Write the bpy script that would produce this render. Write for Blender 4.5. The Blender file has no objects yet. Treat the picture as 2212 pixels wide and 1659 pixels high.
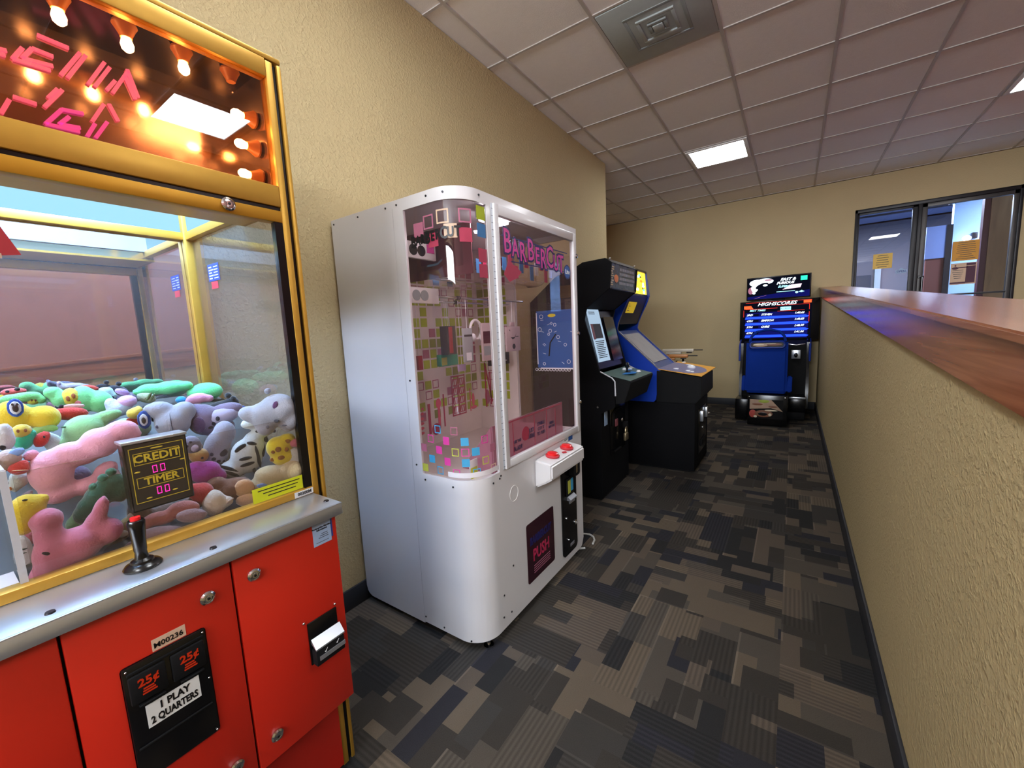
import bpy, bmesh, math, random
from mathutils import Vector, Matrix
random.seed(7)
sc = bpy.context.scene
PI = math.pi

# ------------------------------------------------------------ camera
cam_d = bpy.data.cameras.new('camera'); cam = bpy.data.objects.new('camera', cam_d)
sc.collection.objects.link(cam); sc.camera = cam
cam_d.sensor_width = 36.0; cam_d.lens = 887.8/2212*36.0; cam_d.clip_start = 0.02; cam_d.clip_end = 60
def cam_axes(yaw, pitch, roll):
    cy, sy = math.cos(yaw), math.sin(yaw)
    f = Vector((sy*math.cos(pitch), cy*math.cos(pitch), math.sin(pitch)))
    r = Vector((cy, -sy, 0)); u = r.cross(f)
    return r*math.cos(roll)+u*math.sin(roll), u*math.cos(roll)-r*math.sin(roll), f
_r, _u, _f = cam_axes(math.radians(-34.494), math.radians(-7.348), math.radians(-2.682))
cam.matrix_world = Matrix(((_r.x, _u.x, -_f.x, 0), (_r.y, _u.y, -_f.y, 0), (_r.z, _u.z, -_f.z, 1.36), (0, 0, 0, 1)))

# ------------------------------------------------------------ world, exposure, light
w = bpy.data.worlds.new('world'); sc.world = w; w.use_nodes = True
w.node_tree.nodes['Background'].inputs[0].default_value = (.55, .62, .75, 1)
w.node_tree.nodes['Background'].inputs[1].default_value = 0.25
sc.view_settings.view_transform = 'Standard'; sc.view_settings.look = 'None'
sc.view_settings.exposure = 1.15; sc.view_settings.gamma = 1.0
sc.view_settings.use_curve_mapping = False
try:
    sc.cycles.use_denoising = True
    sc.cycles.sample_clamp_indirect = 4.0
    sc.cycles.sample_clamp_direct = 0.0
    sc.cycles.caustics_reflective = False; sc.cycles.caustics_refractive = False
    sc.cycles.max_bounces = 10; sc.cycles.transparent_max_bounces = 24
    sc.cycles.diffuse_bounces = 5; sc.cycles.glossy_bounces = 6
except Exception: pass
TROFFER = 14.0        # strength of the ceiling diffusers
CRANE_LIGHT = 105.0     # strength of the lamps in the crane machine's hood
BULB = 20.0

def area(name, loc, rot, sx, sy, e, col):
    l = bpy.data.lights.new(name, 'AREA'); l.shape = 'RECTANGLE'; l.size = sx; l.size_y = sy; l.energy = e; l.color = col
    o = bpy.data.objects.new(name, l); sc.collection.objects.link(o); o.location = loc; o.rotation_euler = rot; return o
# added fill standing for unseen daylight behind the viewer, brightens the ceiling
area('fill_behind_viewer', (-.6, -4.35, 2.55), (math.radians(104), 0, 0), 4.4, .6, 190, (.86, .92, 1.0))
area('vestibule_fill_right', (3.4, 8.2, 3.2), (0, 0, 0), 1.2, 1.0, 420, (.62, .78, 1.0))  # added lamp without a fixture, brightens the pale wall beyond the doors
area('vestibule_fill_left', (1.2, 9.8, 3.22), (0, 0, 0), 1.6, .5, 180, (.8, .86, 1.0))  # added fill without a fixture, lifts the dark view through the left pane
# ------------------------------------------------------------ materials
def hexc(h):
    h = h.lstrip('#'); v = [int(h[i:i+2], 16)/255 for i in (0, 2, 4)]
    return tuple(((x/12.92) if x <= .04045 else ((x+.055)/1.055)**2.4) for x in v)+(1,)
M = {}
def new_mat(name):
    m = bpy.data.materials.new(name); m.use_nodes = True; M[name] = m
    nt = m.node_tree; nt.nodes.clear()
    out = nt.nodes.new('ShaderNodeOutputMaterial')
    return m, nt, out
def N(nt, t, **kw):
    n = nt.nodes.new(t)
    for k, v in kw.items():
        if k in n.inputs: n.inputs[k].default_value = v
        else: setattr(n, k, v)
    return n
def pbr(name, col, rough=.5, metal=0., noise=.06, scale=30., bump=0., bscale=200., emit=None, es=0., sheen=0., coat=0., spec=.5, aniso=None):
    m, nt, out = new_mat(name)
    c = hexc(col) if isinstance(col, str) else col
    b = N(nt, 'ShaderNodeBsdfPrincipled'); L = nt.links.new
    b.inputs['Roughness'].default_value = rough; b.inputs['Metallic'].default_value = metal
    b.inputs['Specular IOR Level'].default_value = spec
    if sheen: b.inputs['Sheen Weight'].default_value = sheen
    if coat: b.inputs['Coat Weight'].default_value = coat; b.inputs['Coat Roughness'].default_value = .08
    tc = N(nt, 'ShaderNodeTexCoord')
    nz = N(nt, 'ShaderNodeTexNoise'); nz.inputs['Scale'].default_value = scale; nz.inputs['Detail'].default_value = 3
    vec = tc.outputs['Object']
    if aniso:
        mp = N(nt, 'ShaderNodeMapping'); mp.inputs['Scale'].default_value = aniso; L(vec, mp.inputs[0]); vec = mp.outputs[0]
    L(vec, nz.inputs['Vector'])
    mx = N(nt, 'ShaderNodeMix', data_type='RGBA')
    mx.inputs[6].default_value = tuple(x*(1-noise) for x in c[:3])+(1,)
    mx.inputs[7].default_value = tuple(min(1, x*(1+noise)) for x in c[:3])+(1,)
    L(nz.outputs[0], mx.inputs[0]); L(mx.outputs[2], b.inputs['Base Color'])
    if bump:
        n2 = N(nt, 'ShaderNodeTexNoise'); n2.inputs['Scale'].default_value = bscale; n2.inputs['Detail'].default_value = 4
        L(vec, n2.inputs['Vector'])
        bp = N(nt, 'ShaderNodeBump'); bp.inputs['Strength'].default_value = bump; bp.inputs['Distance'].default_value = .004
        L(n2.outputs[0], bp.inputs['Height']); L(bp.outputs[0], b.inputs['Normal'])
    if emit:
        b.inputs['Emission Color'].default_value = hexc(emit) if isinstance(emit, str) else emit
        b.inputs['Emission Strength'].default_value = es
    L(b.outputs[0], out.inputs[0]); return m
def emis(name, col, s):
    m, nt, out = new_mat(name)
    e = N(nt, 'ShaderNodeEmission'); e.inputs[0].default_value = hexc(col); e.inputs[1].default_value = s
    nt.links.new(e.outputs[0], out.inputs[0]); return m
def glass(name, tint='ffffff', refl=.9, rough=.0, haze=0., hazecol='ffffff'):
    m, nt, out = new_mat(name); L = nt.links.new
    t = N(nt, 'ShaderNodeBsdfTransparent'); t.inputs[0].default_value = hexc(tint)
    g = N(nt, 'ShaderNodeBsdfGlossy'); g.inputs['Roughness'].default_value = rough; g.inputs[0].default_value = (refl, refl, refl, 1)
    lw = N(nt, 'ShaderNodeLayerWeight'); lw.inputs[0].default_value = .5
    pw = N(nt, 'ShaderNodeMath', operation='POWER'); L(lw.outputs['Facing'], pw.inputs[0]); pw.inputs[1].default_value = 5.0
    ma = N(nt, 'ShaderNodeMath', operation='MULTIPLY_ADD'); L(pw.outputs[0], ma.inputs[0]); ma.inputs[1].default_value = .93; ma.inputs[2].default_value = .055
    ge = N(nt, 'ShaderNodeNewGeometry'); iv = N(nt, 'ShaderNodeMath', operation='SUBTRACT'); iv.inputs[0].default_value = 1.0; L(ge.outputs['Backfacing'], iv.inputs[1])
    f = N(nt, 'ShaderNodeMath', operation='MULTIPLY'); L(ma.outputs[0], f.inputs[0]); L(iv.outputs[0], f.inputs[1])
    mx = N(nt, 'ShaderNodeMixShader'); L(f.outputs[0], mx.inputs[0]); L(t.outputs[0], mx.inputs[1]); L(g.outputs[0], mx.inputs[2])
    o = mx.outputs[0]
    if haze:
        d = N(nt, 'ShaderNodeBsdfDiffuse'); d.inputs[0].default_value = hexc(hazecol)
        m2 = N(nt, 'ShaderNodeMixShader'); m2.inputs[0].default_value = haze
        L(o, m2.inputs[1]); L(d.outputs[0], m2.inputs[2]); o = m2.outputs[0]
    L(o, out.inputs[0]); return m
def stucco(name, col, s=1.0):
    m, nt, out = new_mat(name); L = nt.links.new
    b = N(nt, 'ShaderNodeBsdfPrincipled'); b.inputs['Roughness'].default_value = .75; b.inputs['Specular IOR Level'].default_value = .25
    tc = N(nt, 'ShaderNodeTexCoord')
    n1 = N(nt, 'ShaderNodeTexNoise'); n1.inputs['Scale'].default_value = 70; n1.inputs['Detail'].default_value = 5; n1.inputs['Roughness'].default_value = .6
    v = N(nt, 'ShaderNodeTexVoronoi', feature='SMOOTH_F1'); v.inputs['Scale'].default_value = 95
    mp = N(nt, 'ShaderNodeMapping'); mp.inputs['Scale'].default_value = (1, 1, 1.0)
    L(tc.outputs['Object'], mp.inputs[0]); L(mp.outputs[0], n1.inputs['Vector'])
    dd = N(nt, 'ShaderNodeVectorMath', operation='ADD'); L(mp.outputs[0], dd.inputs[0])
    ns = N(nt, 'ShaderNodeTexNoise'); ns.inputs['Scale'].default_value = 30; L(mp.outputs[0], ns.inputs['Vector'])
    sc_ = N(nt, 'ShaderNodeVectorMath', operation='SCALE'); sc_.inputs[3].default_value = .03; L(ns.outputs[1], sc_.inputs[0]); L(sc_.outputs[0], dd.inputs[1])
    L(dd.outputs[0], v.inputs['Vector'])
    r = N(nt, 'ShaderNodeMapRange'); r.inputs[1].default_value = .42; r.inputs[2].default_value = .62; L(n1.outputs[0], r.inputs[0])
    a = N(nt, 'ShaderNodeMath', operation='MULTIPLY'); L(r.outputs[0], a.inputs[0]); L(v.outputs[0], a.inputs[1])
    bp = N(nt, 'ShaderNodeBump'); bp.inputs['Strength'].default_value = .55*s; bp.inputs['Distance'].default_value = .006
    L(a.outputs[0], bp.inputs['Height']); L(bp.outputs[0], b.inputs['Normal'])
    c = hexc(col); mx = N(nt, 'ShaderNodeMix', data_type='RGBA'); n3 = N(nt, 'ShaderNodeTexNoise'); n3.inputs['Scale'].default_value = 2.5
    L(tc.outputs['Object'], n3.inputs['Vector']); L(n3.outputs[0], mx.inputs[0])
    mx.inputs[6].default_value = tuple(x*.95 for x in c[:3])+(1,); mx.inputs[7].default_value = tuple(x*1.05 for x in c[:3])+(1,)
    L(mx.outputs[2], b.inputs['Base Color']); L(b.outputs[0], out.inputs[0]); return m
def carpet(name):
    m, nt, out = new_mat(name); L = nt.links.new
    T = .602
    def math_(op, a, b=None, c=None):
        n = N(nt, 'ShaderNodeMath', operation=op)
        for i, x in enumerate((a, b, c)):
            if x is None: continue
            if isinstance(x, (int, float)): n.inputs[i].default_value = x
            else: L(x, n.inputs[i])
        return n.outputs[0]
    tc = N(nt, 'ShaderNodeTexCoord'); sp = N(nt, 'ShaderNodeSeparateXYZ'); L(tc.outputs['Object'], sp.inputs[0])
    X = math_('DIVIDE', sp.outputs[0], T); Y = math_('DIVIDE', math_('SUBTRACT', sp.outputs[1], 1.93), T)
    ix, iy = math_('FLOOR', X), math_('FLOOR', Y); fx, fy = math_('SUBTRACT', X, ix), math_('SUBTRACT', Y, iy)
    par = math_('FLOORED_MODULO', math_('ADD', ix, iy), 2.0)
    def mixf(a, b):   # par ? b : a
        n = N(nt, 'ShaderNodeMix', data_type='FLOAT'); L(par, n.inputs[0]); L(a, n.inputs[2]); L(b, n.inputs[3]); return n.outputs[0]
    U, V = mixf(fx, fy), mixf(fy, fx)
    tid = math_('ADD', math_('MULTIPLY', ix, 7.13), math_('MULTIPLY', iy, 3.71))
    def wn(*vals):
        c = N(nt, 'ShaderNodeCombineXYZ')
        for i, v_ in enumerate(vals):
            if isinstance(v_, (int, float)): c.inputs[i].default_value = v_
            else: L(v_, c.inputs[i])
        n = N(nt, 'ShaderNodeTexWhiteNoise', noise_dimensions='3D'); L(c.outputs[0], n.inputs[0]); return n.outputs[0]
    def layer(ns, nv, seed):
        s = math_('FLOOR', math_('MULTIPLY', U, ns))
        off = math_('MULTIPLY', wn(s, tid, seed), 1.0)
        g = math_('FLOOR', math_('ADD', math_('MULTIPLY', V, nv), off))
        return s, g, wn(s, g, math_('ADD', tid, seed+.5))
    s1, g1, r1 = layer(4.0, 1.9, 1.0)
    s2, g2, r2 = layer(8.0, 3.3, 2.0)
    s3, g3, r3 = layer(5.0, 4.6, 3.0)
    cr = N(nt, 'ShaderNodeValToRGB'); cr.color_ramp.interpolation = 'CONSTANT'
    cols = ['37332f', '4b453e', '2a2929', '544b42', '3a3734', '5b5145', '2c2b2f']
    el = cr.color_ramp.elements; el[0].color = hexc(cols[0]); el[1].position = .15; el[1].color = hexc(cols[1])
    for i, c in enumerate(cols[2:]):
        e = el.new(.3+.14*i); e.color = hexc(c)
    # base stripe, sometimes overridden by a finer block
    use2 = math_('GREATER_THAN', r2, .58)
    rr = N(nt, 'ShaderNodeMix', data_type='FLOAT'); L(use2, rr.inputs[0]); L(r1, rr.inputs[2]); L(wn(s2, g2, tid), rr.inputs[3])
    use3 = math_('GREATER_THAN', r3, .86)
    r4 = N(nt, 'ShaderNodeMix', data_type='FLOAT'); L(use3, r4.inputs[0]); L(rr.outputs[0], r4.inputs[2]); r4.inputs[3].default_value = .05
    L(r4.outputs[0], cr.inputs[0])
    # ribs
    rib = math_('SINE', math_('MULTIPLY', U, 2*PI*34)); ribm = math_('GREATER_THAN', wn(s1, g1, math_('ADD', tid, 9.1)), .5)
    ribv = math_('MULTIPLY', math_('MULTIPLY', rib, ribm), .16)
    # thin light line along some stripe edges
    u4 = math_('FRACT', math_('MULTIPLY', U, 4.0)); ln = math_('MULTIPLY', math_('LESS_THAN', u4, .05), math_('GREATER_THAN', wn(s1, math_('MULTIPLY', g1, 2.0), tid), .45))
    nz = N(nt, 'ShaderNodeTexNoise'); nz.inputs['Scale'].default_value = 350; L(tc.outputs['Object'], nz.inputs['Vector'])
    br = math_('ADD', math_('ADD', math_('ADD', .78, ribv), math_('MULTIPLY', ln, .45)), math_('MULTIPLY', nz.outputs[0], .44))
    mul = N(nt, 'ShaderNodeVectorMath', operation='SCALE'); L(cr.outputs[0], mul.inputs[0]); L(br, mul.inputs[3])
    b = N(nt, 'ShaderNodeBsdfPrincipled'); b.inputs['Roughness'].default_value = .95; b.inputs['Specular IOR Level'].default_value = .1
    L(mul.outputs[0], b.inputs['Base Color'])
    bp = N(nt, 'ShaderNodeBump'); bp.inputs['Strength'].default_value = .4; bp.inputs['Distance'].default_value = .003
    L(math_('ADD', nz.outputs[0], math_('MULTIPLY', ribv, 2.0)), bp.inputs['Height']); L(bp.outputs[0], b.inputs['Normal'])
    L(b.outputs[0], out.inputs[0]); return m
def wood(name, c1, c2, rough=.25, axis=(30, 1.2, 30)):
    m, nt, out = new_mat(name); L = nt.links.new
    tc = N(nt, 'ShaderNodeTexCoord'); mp = N(nt, 'ShaderNodeMapping'); mp.inputs['Scale'].default_value = axis
    L(tc.outputs['Object'], mp.inputs[0])
    n = N(nt, 'ShaderNodeTexNoise'); n.inputs['Scale'].default_value = 1.6; n.inputs['Detail'].default_value = 8; n.inputs['Distortion'].default_value = .8
    L(mp.outputs[0], n.inputs['Vector'])
    cr = N(nt, 'ShaderNodeValToRGB'); cr.color_ramp.elements[0].color = hexc(c1); cr.color_ramp.elements[0].position = .3
    cr.color_ramp.elements[1].color = hexc(c2); cr.color_ramp.elements[1].position = .7; L(n.outputs[0], cr.inputs[0])
    b = N(nt, 'ShaderNodeBsdfPrincipled'); b.inputs['Roughness'].default_value = rough; L(cr.outputs[0], b.inputs['Base Color'])
    L(b.outputs[0], out.inputs[0]); return m

stucco('wall_paint', 'b9a77e', 1.15); stucco('wall_paint_smooth', 'c0ad86', .35)
pbr('wall_far', 'a8a29c', .8); pbr('terracotta', '96655a', .7, noise=.1, scale=6, bump=.1)
carpet('carpet'); pbr('ceiling_tile', 'f2edeb', .9, noise=.03, bump=.35, bscale=260)
pbr('tbar', 'c0b9b5', .6); pbr('rubber_base', '24262c', .55); pbr('vent_grey', 'aab2b3', .5, bump=.1, bscale=120)
pbr('vent_dark', '8f9697', .6)
emis('troffer', 'f6fbff', TROFFER); emis('added_pane_glow', 'cfdcf0', .8); emis('troffer_far', 'dfeaff', 9.0)
wood('cherry', '7f4830', 'a2694a', .2); wood('post_wood', '8a6440', 'ab8258', .5, (6, 6, 1.0))
pbr('gold', 'c99a3c', .38, .55, noise=.05, scale=60); pbr('gold_dark', 'c08a22', .4, .5)
pbr('black_gloss', '08080a', .22); pbr('black_matte', '070709', .75, spec=.25, bump=.05); pbr('black_side', '07070a', .8, spec=.15, noise=.15, scale=12, bump=.06, bscale=90)
pbr('steel', 'd0d5dc', .3, .85, noise=.05, scale=8, bump=.03, bscale=60, aniso=(1, .05, 1)); pbr('chrome', 'd8dadd', .12, 1.)
pbr('red_panel', 'c02413', .38, noise=.03, scale=10); pbr('red_kick', 'a51a0e', .45); pbr('red_button', 'd81a20', .2, coat=.5)
pbr('mirror', (.88, .86, .88, 1), .015, .955, noise=0.); pbr('amber_mirror', (.66, .54, .40, 1), .12, .9, noise=.03, scale=4, bump=.02, bscale=14)
pbr('white_enamel', 'd5d3d4', .3, noise=.015, scale=9, coat=.2); pbr('white_inner', 'ddd4cf', .5); pbr('white_plain', 'e6e4e2', .4); pbr('bed_shade', '34322f', .6)
pbr('seam', '6e6e76', .6); pbr('screw', '2f2f34', .35, .6); pbr('white_line', 'd0d2d8', .3)
glass('pane'); glass('pane_side', 'f3f6fb', .9, haze=.03, hazecol='c8d6d8'); glass('pane_tint', 'f0d2ba', 1.0); glass('acrylic', 'f2f0ee', .9, haze=.035, hazecol='e8e8ea')
glass('acrylic_smoke', 'fdf8f8', .9, haze=.02, hazecol='c7aeb6'); glass('acrylic_pink', 'e0b8c4', .9, haze=.35, hazecol='d89db0'); glass('acrylic_dim', 'f6f2f0', .6, haze=.015, hazecol='b8a9a4')
glass('door_glass', 'd4dae2', .9); glass('flap_smoke', '6a4a52', .8, haze=.45, hazecol='4a2a34')
emis('crane_light', 'a2ccff', CRANE_LIGHT); emis('crane_diffuser', 'a4e2ff', .52); emis('bulb_glow', 'ffd8a8', BULB)
emis('led', 'ff1f8a', 1.6); emis('led_red', 'b02c14', .35); pbr('socket', 'd08a48', .4)
pbr('letter_reflection', 'c06a9a', .4, emit='ee70b4', es=.6); pbr('sign_magenta', 'd860c8', .35, emit='d050d0', es=.6)  # letters are no lamps; a glow is put into both materials
pbr('ink_black', '0d0d10', .4); pbr('ink_yellow', 'c8b032', .4); pbr('ink_white', 'eef0f4', .4); pbr('ink_grey', '3d3f45', .5); pbr('ink_blue', '2a3f86', .4)
pbr('credit_face', '2b2522', .35); pbr('paper_white', 'dfe2e0', .6); pbr('paper_blue', '9db6d6', .6); pbr('paper_yellow', 'e2bb5e', .6); pbr('paper_orange', 'd79a3c', .6)
pbr('paper_lime', 'c8cf1e', .5); pbr('paper_tan', 'd6b79c', .6); pbr('paper_maroon', '4d2038', .5); pbr('sticker_yellow', 'e8c81a', .4, emit='e8c81a', es=.15); pbr('sticker_red', 'b52a35', .5)
pbr('arc_blue', '0c3bb0', .35, noise=.05); pbr('cab_blue', '082c86', .4, noise=.1, scale=10, bump=.06, bscale=70); pbr('seat_blue', '062a80', .8, spec=.12, noise=.08, bump=.08, bscale=60)
pbr('navy', '0b1238', .4); pbr('cp_teal', '4c6a66', .35, noise=.3, scale=14); pbr('cp_blue', '2f86d6', .3, noise=.3, scale=30); pbr('cp_indigo', '7779a6', .3, noise=.2, scale=18); pbr('cp_orange', 'e8a636', .4)
pbr('bezel', '17151f', .3); pbr('bezel_blue', '3a4f86', .3); pbr('brass', 'a89878', .3, .8); pbr('outlet', 'cfd2cf', .4); pbr('cable_black', '0e0e10', .5); pbr('cable_grey', 'b9b9b6', .5)
pbr('orange_plastic', 'c07a34', .4); pbr('gun_white', 'cfc7b4', .4); pbr('gun_dark', '2a221c', .5)
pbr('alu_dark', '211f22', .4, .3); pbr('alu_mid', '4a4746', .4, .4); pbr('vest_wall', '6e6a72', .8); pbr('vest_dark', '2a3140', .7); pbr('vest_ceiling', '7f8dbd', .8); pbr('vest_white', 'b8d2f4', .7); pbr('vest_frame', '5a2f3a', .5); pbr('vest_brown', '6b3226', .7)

# ------------------------------------------------------------ geometry helpers
ORG = {}
def org(o): return ORG.get(o.name, Vector((0, 0, 0))) if o is not None else Vector((0, 0, 0))
class MB:
    def __init__(s): s.bm = bmesh.new(); s.mi = 0
    def _new(s, verts): 
        for v in verts:
            for f in v.link_faces: f.material_index = s.mi
    def box(s, x0, x1, y0, y1, z0, z1, bev=0., seg=2):
        r = bmesh.ops.create_cube(s.bm, size=1.0); vs = r['verts']
        for v in vs: v.co = Vector(((x0+x1)/2+v.co.x*(x1-x0), (y0+y1)/2+v.co.y*(y1-y0), (z0+z1)/2+v.co.z*(z1-z0)))
        if bev:
            es = list({e for v in vs for e in v.link_edges})
            r2 = bmesh.ops.bevel(s.bm, geom=es, offset=bev, segments=seg, affect='EDGES', profile=.5); vs = r2['verts']
        s._new(vs); return s
    def prism(s, prof, ax, lo, hi, bev=0.):
        def P(a, b, t):
            return Vector((t, a, b)) if ax == 'x' else Vector((a, t, b)) if ax == 'y' else Vector((a, b, t))
        v0 = [s.bm.verts.new(P(a, b, lo)) for a, b in prof]; v1 = [s.bm.verts.new(P(a, b, hi)) for a, b in prof]
        n = len(prof); fs = [s.bm.faces.new(v0), s.bm.faces.new(v1[::-1])]
        for i in range(n): fs.append(s.bm.faces.new((v0[i], v1[i], v1[(i+1) % n], v0[(i+1) % n])))
        for f in fs: f.material_index = s.mi
        bmesh.ops.recalc_face_normals(s.bm, faces=fs)
        if bev:
            es = list({e for f in fs for e in f.edges})
            r2 = bmesh.ops.bevel(s.bm, geom=es, offset=bev, segments=2, affect='EDGES'); s._new(r2['verts'])
        return s
    def cyl(s, c, ax, r, h, seg=24, r2=None, bev=0.):
        q = bmesh.ops.create_cone(s.bm, cap_ends=True, segments=seg, radius1=r, radius2=r if r2 is None else r2, depth=h)
        R = Vector((0, 0, 1)).rotation_difference(Vector(ax).normalized()).to_matrix()
        for v in q['verts']: v.co = R @ v.co + Vector(c)
        s._new(q['verts']); return s
    def ell(s, c, r, rot=None, sub=3):
        q = bmesh.ops.create_icosphere(s.bm, subdivisions=sub, radius=1.0)
        for v in q['verts']:
            p = Vector((v.co.x*r[0], v.co.y*r[1], v.co.z*r[2]))
            if rot is not None: p = rot @ p
            v.co = p+Vector(c)
        s._new(q['verts']); return s
    def tube(s, pts, r, seg=10, closed=False):
        pts = [Vector(p) for p in pts]; rings = []; n = len(pts); prev = None
        for i, p in enumerate(pts):
            a = pts[i-1] if (i > 0 or closed) else p; b = pts[(i+1) % n] if (i < n-1 or closed) else p
            t = (b-a).normalized()
            if prev is None: u = t.orthogonal().normalized()
            else: u = (prev-t*prev.dot(t)).normalized()
            prev = u; v = t.cross(u); rr = r[i] if isinstance(r, (list, tuple)) else r
            rings.append([s.bm.verts.new(p+(u*math.cos(2*PI*k/seg)+v*math.sin(2*PI*k/seg))*rr) for k in range(seg)])
        fs = []
        for i in range(n if closed else n-1):
            A, B = rings[i], rings[(i+1) % n]
            for k in range(seg): fs.append(s.bm.faces.new((A[k], A[(k+1) % seg], B[(k+1) % seg], B[k])))
        if not closed: fs += [s.bm.faces.new(rings[0][::-1]), s.bm.faces.new(rings[-1])]
        for f in fs: f.material_index = s.mi
        return s
    def lathe(s, prof, c, ax=(0, 0, 1), seg=28):
        R = Vector((0, 0, 1)).rotation_difference(Vector(ax).normalized()).to_matrix(); rings = []
        for (r, h) in prof:
            rings.append([s.bm.verts.new(R @ Vector((max(r, 1e-4)*math.cos(2*PI*k/seg), max(r, 1e-4)*math.sin(2*PI*k/seg), h))+Vector(c)) for k in range(seg)])
        fs = []
        for i in range(len(rings)-1):
            for k in range(seg): fs.append(s.bm.faces.new((rings[i][k], rings[i][(k+1) % seg], rings[i+1][(k+1) % seg], rings[i+1][k])))
        fs += [s.bm.faces.new(rings[0][::-1]), s.bm.faces.new(rings[-1])]
        for f in fs: f.material_index = s.mi
        return s
    def build(s, name, mat, parent=None, smooth=True, loc=None, ang=35):
        me = bpy.data.meshes.new(name)
        O = Vector(loc) if loc is not None else Vector((0, 0, 0))
        po = org(parent) if parent is not None else None
        base = O if parent is None else po+O
        # vertices are given in world coordinates
        for v in s.bm.verts: v.co -= base
        bmesh.ops.recalc_face_normals(s.bm, faces=s.bm.faces[:])
        s.bm.to_mesh(me); s.bm.free()
        if smooth:
            me.polygons.foreach_set('use_smooth', [True]*len(me.polygons))
            try: me.set_sharp_from_angle(angle=math.radians(ang))
            except Exception: pass
        for m_ in (mat if isinstance(mat, (list, tuple)) else [mat]): me.materials.append(M[m_])
        o = bpy.data.objects.new(name, me); sc.collection.objects.link(o)
        o.location = O
        if parent is not None: o.parent = parent
        ORG[o.name] = base
        return o
def tag(o, label, cat=None, group=None, kind=None):
    o['label'] = label
    if cat: o['category'] = cat
    if group: o['group'] = group
    if kind: o['kind'] = kind
    return o
def thing(name, label, cat, loc, group=None):
    o = bpy.data.objects.new(name, None); sc.collection.objects.link(o); o.location = loc; o.empty_display_size = .1
    ORG[o.name] = Vector(loc); return tag(o, label, cat, group)
def struct(name, mb, mat, **k):
    o = mb.build(name, mat, None, **k); o['kind'] = 'structure'; return o
def text(s, size, mat, parent, o, xd, ud, name='lettering', align='CENTER', bold=0., shear=0., ext=.0004, sx=1., spacing=1.):
    cu = bpy.data.curves.new('t', 'FONT'); cu.body = s; cu.size = size; cu.align_x = align; cu.align_y = 'CENTER'
    cu.extrude = ext; cu.offset = bold; cu.shear = shear; cu.space_character = spacing; cu.resolution_u = 2
    t = bpy.data.objects.new('t', cu); me = bpy.data.meshes.new_from_object(t)
    bpy.data.objects.remove(t); bpy.data.curves.remove(cu)
    X, U = Vector(xd).normalized(), Vector(ud).normalized(); W = X.cross(U)
    base = org(parent)
    for v in me.vertices: v.co = Vector(o)+X*(v.co.x*sx)+U*v.co.y+W*v.co.z - base
    me.materials.clear(); me.materials.append(M[mat]); me.name = name
    ob = bpy.data.objects.new(name, me); sc.collection.objects.link(ob); ob.parent = parent; ORG[ob.name] = base
    return ob
YX, UZ = (0, 1, 0), (0, 0, 1)      # axes of a panel that faces +x
XX = (1, 0, 0)                      # a panel that faces -y

# ============================================================ the room
ZC = 3.17
WX = -1.812; YB = 7.455; YC = 4.69          # left wall, back wall, where the left wall ends
HX = .307                                     # face of the sloping half wall
RX = 2.35                                     # right wall beyond the ramp
def cap_z(y): return 1.36-.035+.069*(y-.97)   # top of the wooden cap
struct('floor', MB().box(-4.2, .55, -4.5, YB+.1, -.1, 0), 'carpet')
# ramp behind the half wall, rising to the doors
struct('floor_ramp', MB().prism([(-4.5, -.1), (YB, -.1), (YB, .62), (6.4, .62), (-2.6, 0), (-4.5, 0)], 'x', .55, RX), 'carpet')
struct('wall_left', MB().box(-4.2, WX, -4.5, YC, 0, ZC), 'wall_paint')
struct('wall_recess', MB().box(-4.3, -3.6, YC, YB, 0, ZC), 'wall_paint_smooth')
DX0, DX1, DZ1 = .639, 2.14, 2.756
b = MB(); b.box(-4.2, DX0, YB, YB+.15, 0, ZC); b.box(DX0, DX1, YB, YB+.15, DZ1, ZC); b.box(DX1, RX+.2, YB, YB+.15, 0, ZC); b.box(DX0, DX1, YB, YB+.15, 0, .62)
struct('wall_back', b, 'wall_paint_smooth')
struct('wall_right', MB().box(RX, RX+.15, -4.5, YB, 0, ZC), 'terracotta')
struct('wall_front', MB().box(-4.2, RX+.1, -4.65, -4.5, 0, ZC), 'wall_paint_smooth')
b = MB()
for x in (-2.95, -1.42, .12, 1.66): b.box(x-.03, x+.03, -4.5, -4.44, 2.2, 2.9)
b.box(-2.95, 1.66, -4.5, -4.44, 2.2, 2.26); b.box(-2.95, 1.66, -4.5, -4.44, 2.84, 2.9)
wf = struct('added_window_1', b, 'alu_dark')  # unseen high window, added to go with the fill lamp
MB().box(-2.93, 1.64, -4.49, -4.48, 2.26, 2.84).build('pane', 'added_pane_glow', wf)  # glowing pane of the added window
struct('ceiling', MB().box(-4.2, RX+.1, -4.6, YB+.1, ZC+.004, ZC+.12), 'ceiling_tile')
# T-bar grid on the ceiling
GX, GY, G = -1.657, 1.9155, .6105
b = MB()
i0 = -4
for i in range(i0, 7):
    x = GX+G*i
    if -4.2 < x < RX: b.box(x-.010, x+.010, -4.5, YB, ZC-.003, ZC+.006)
for k in range(-10, 10):
    y = GY+G*k
    if -4.5 < y < YB: b.box(-4.2, RX, y-.008, y+.008, ZC-.002, ZC+.006)
struct('ceiling_grid', b, 'tbar')
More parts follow.
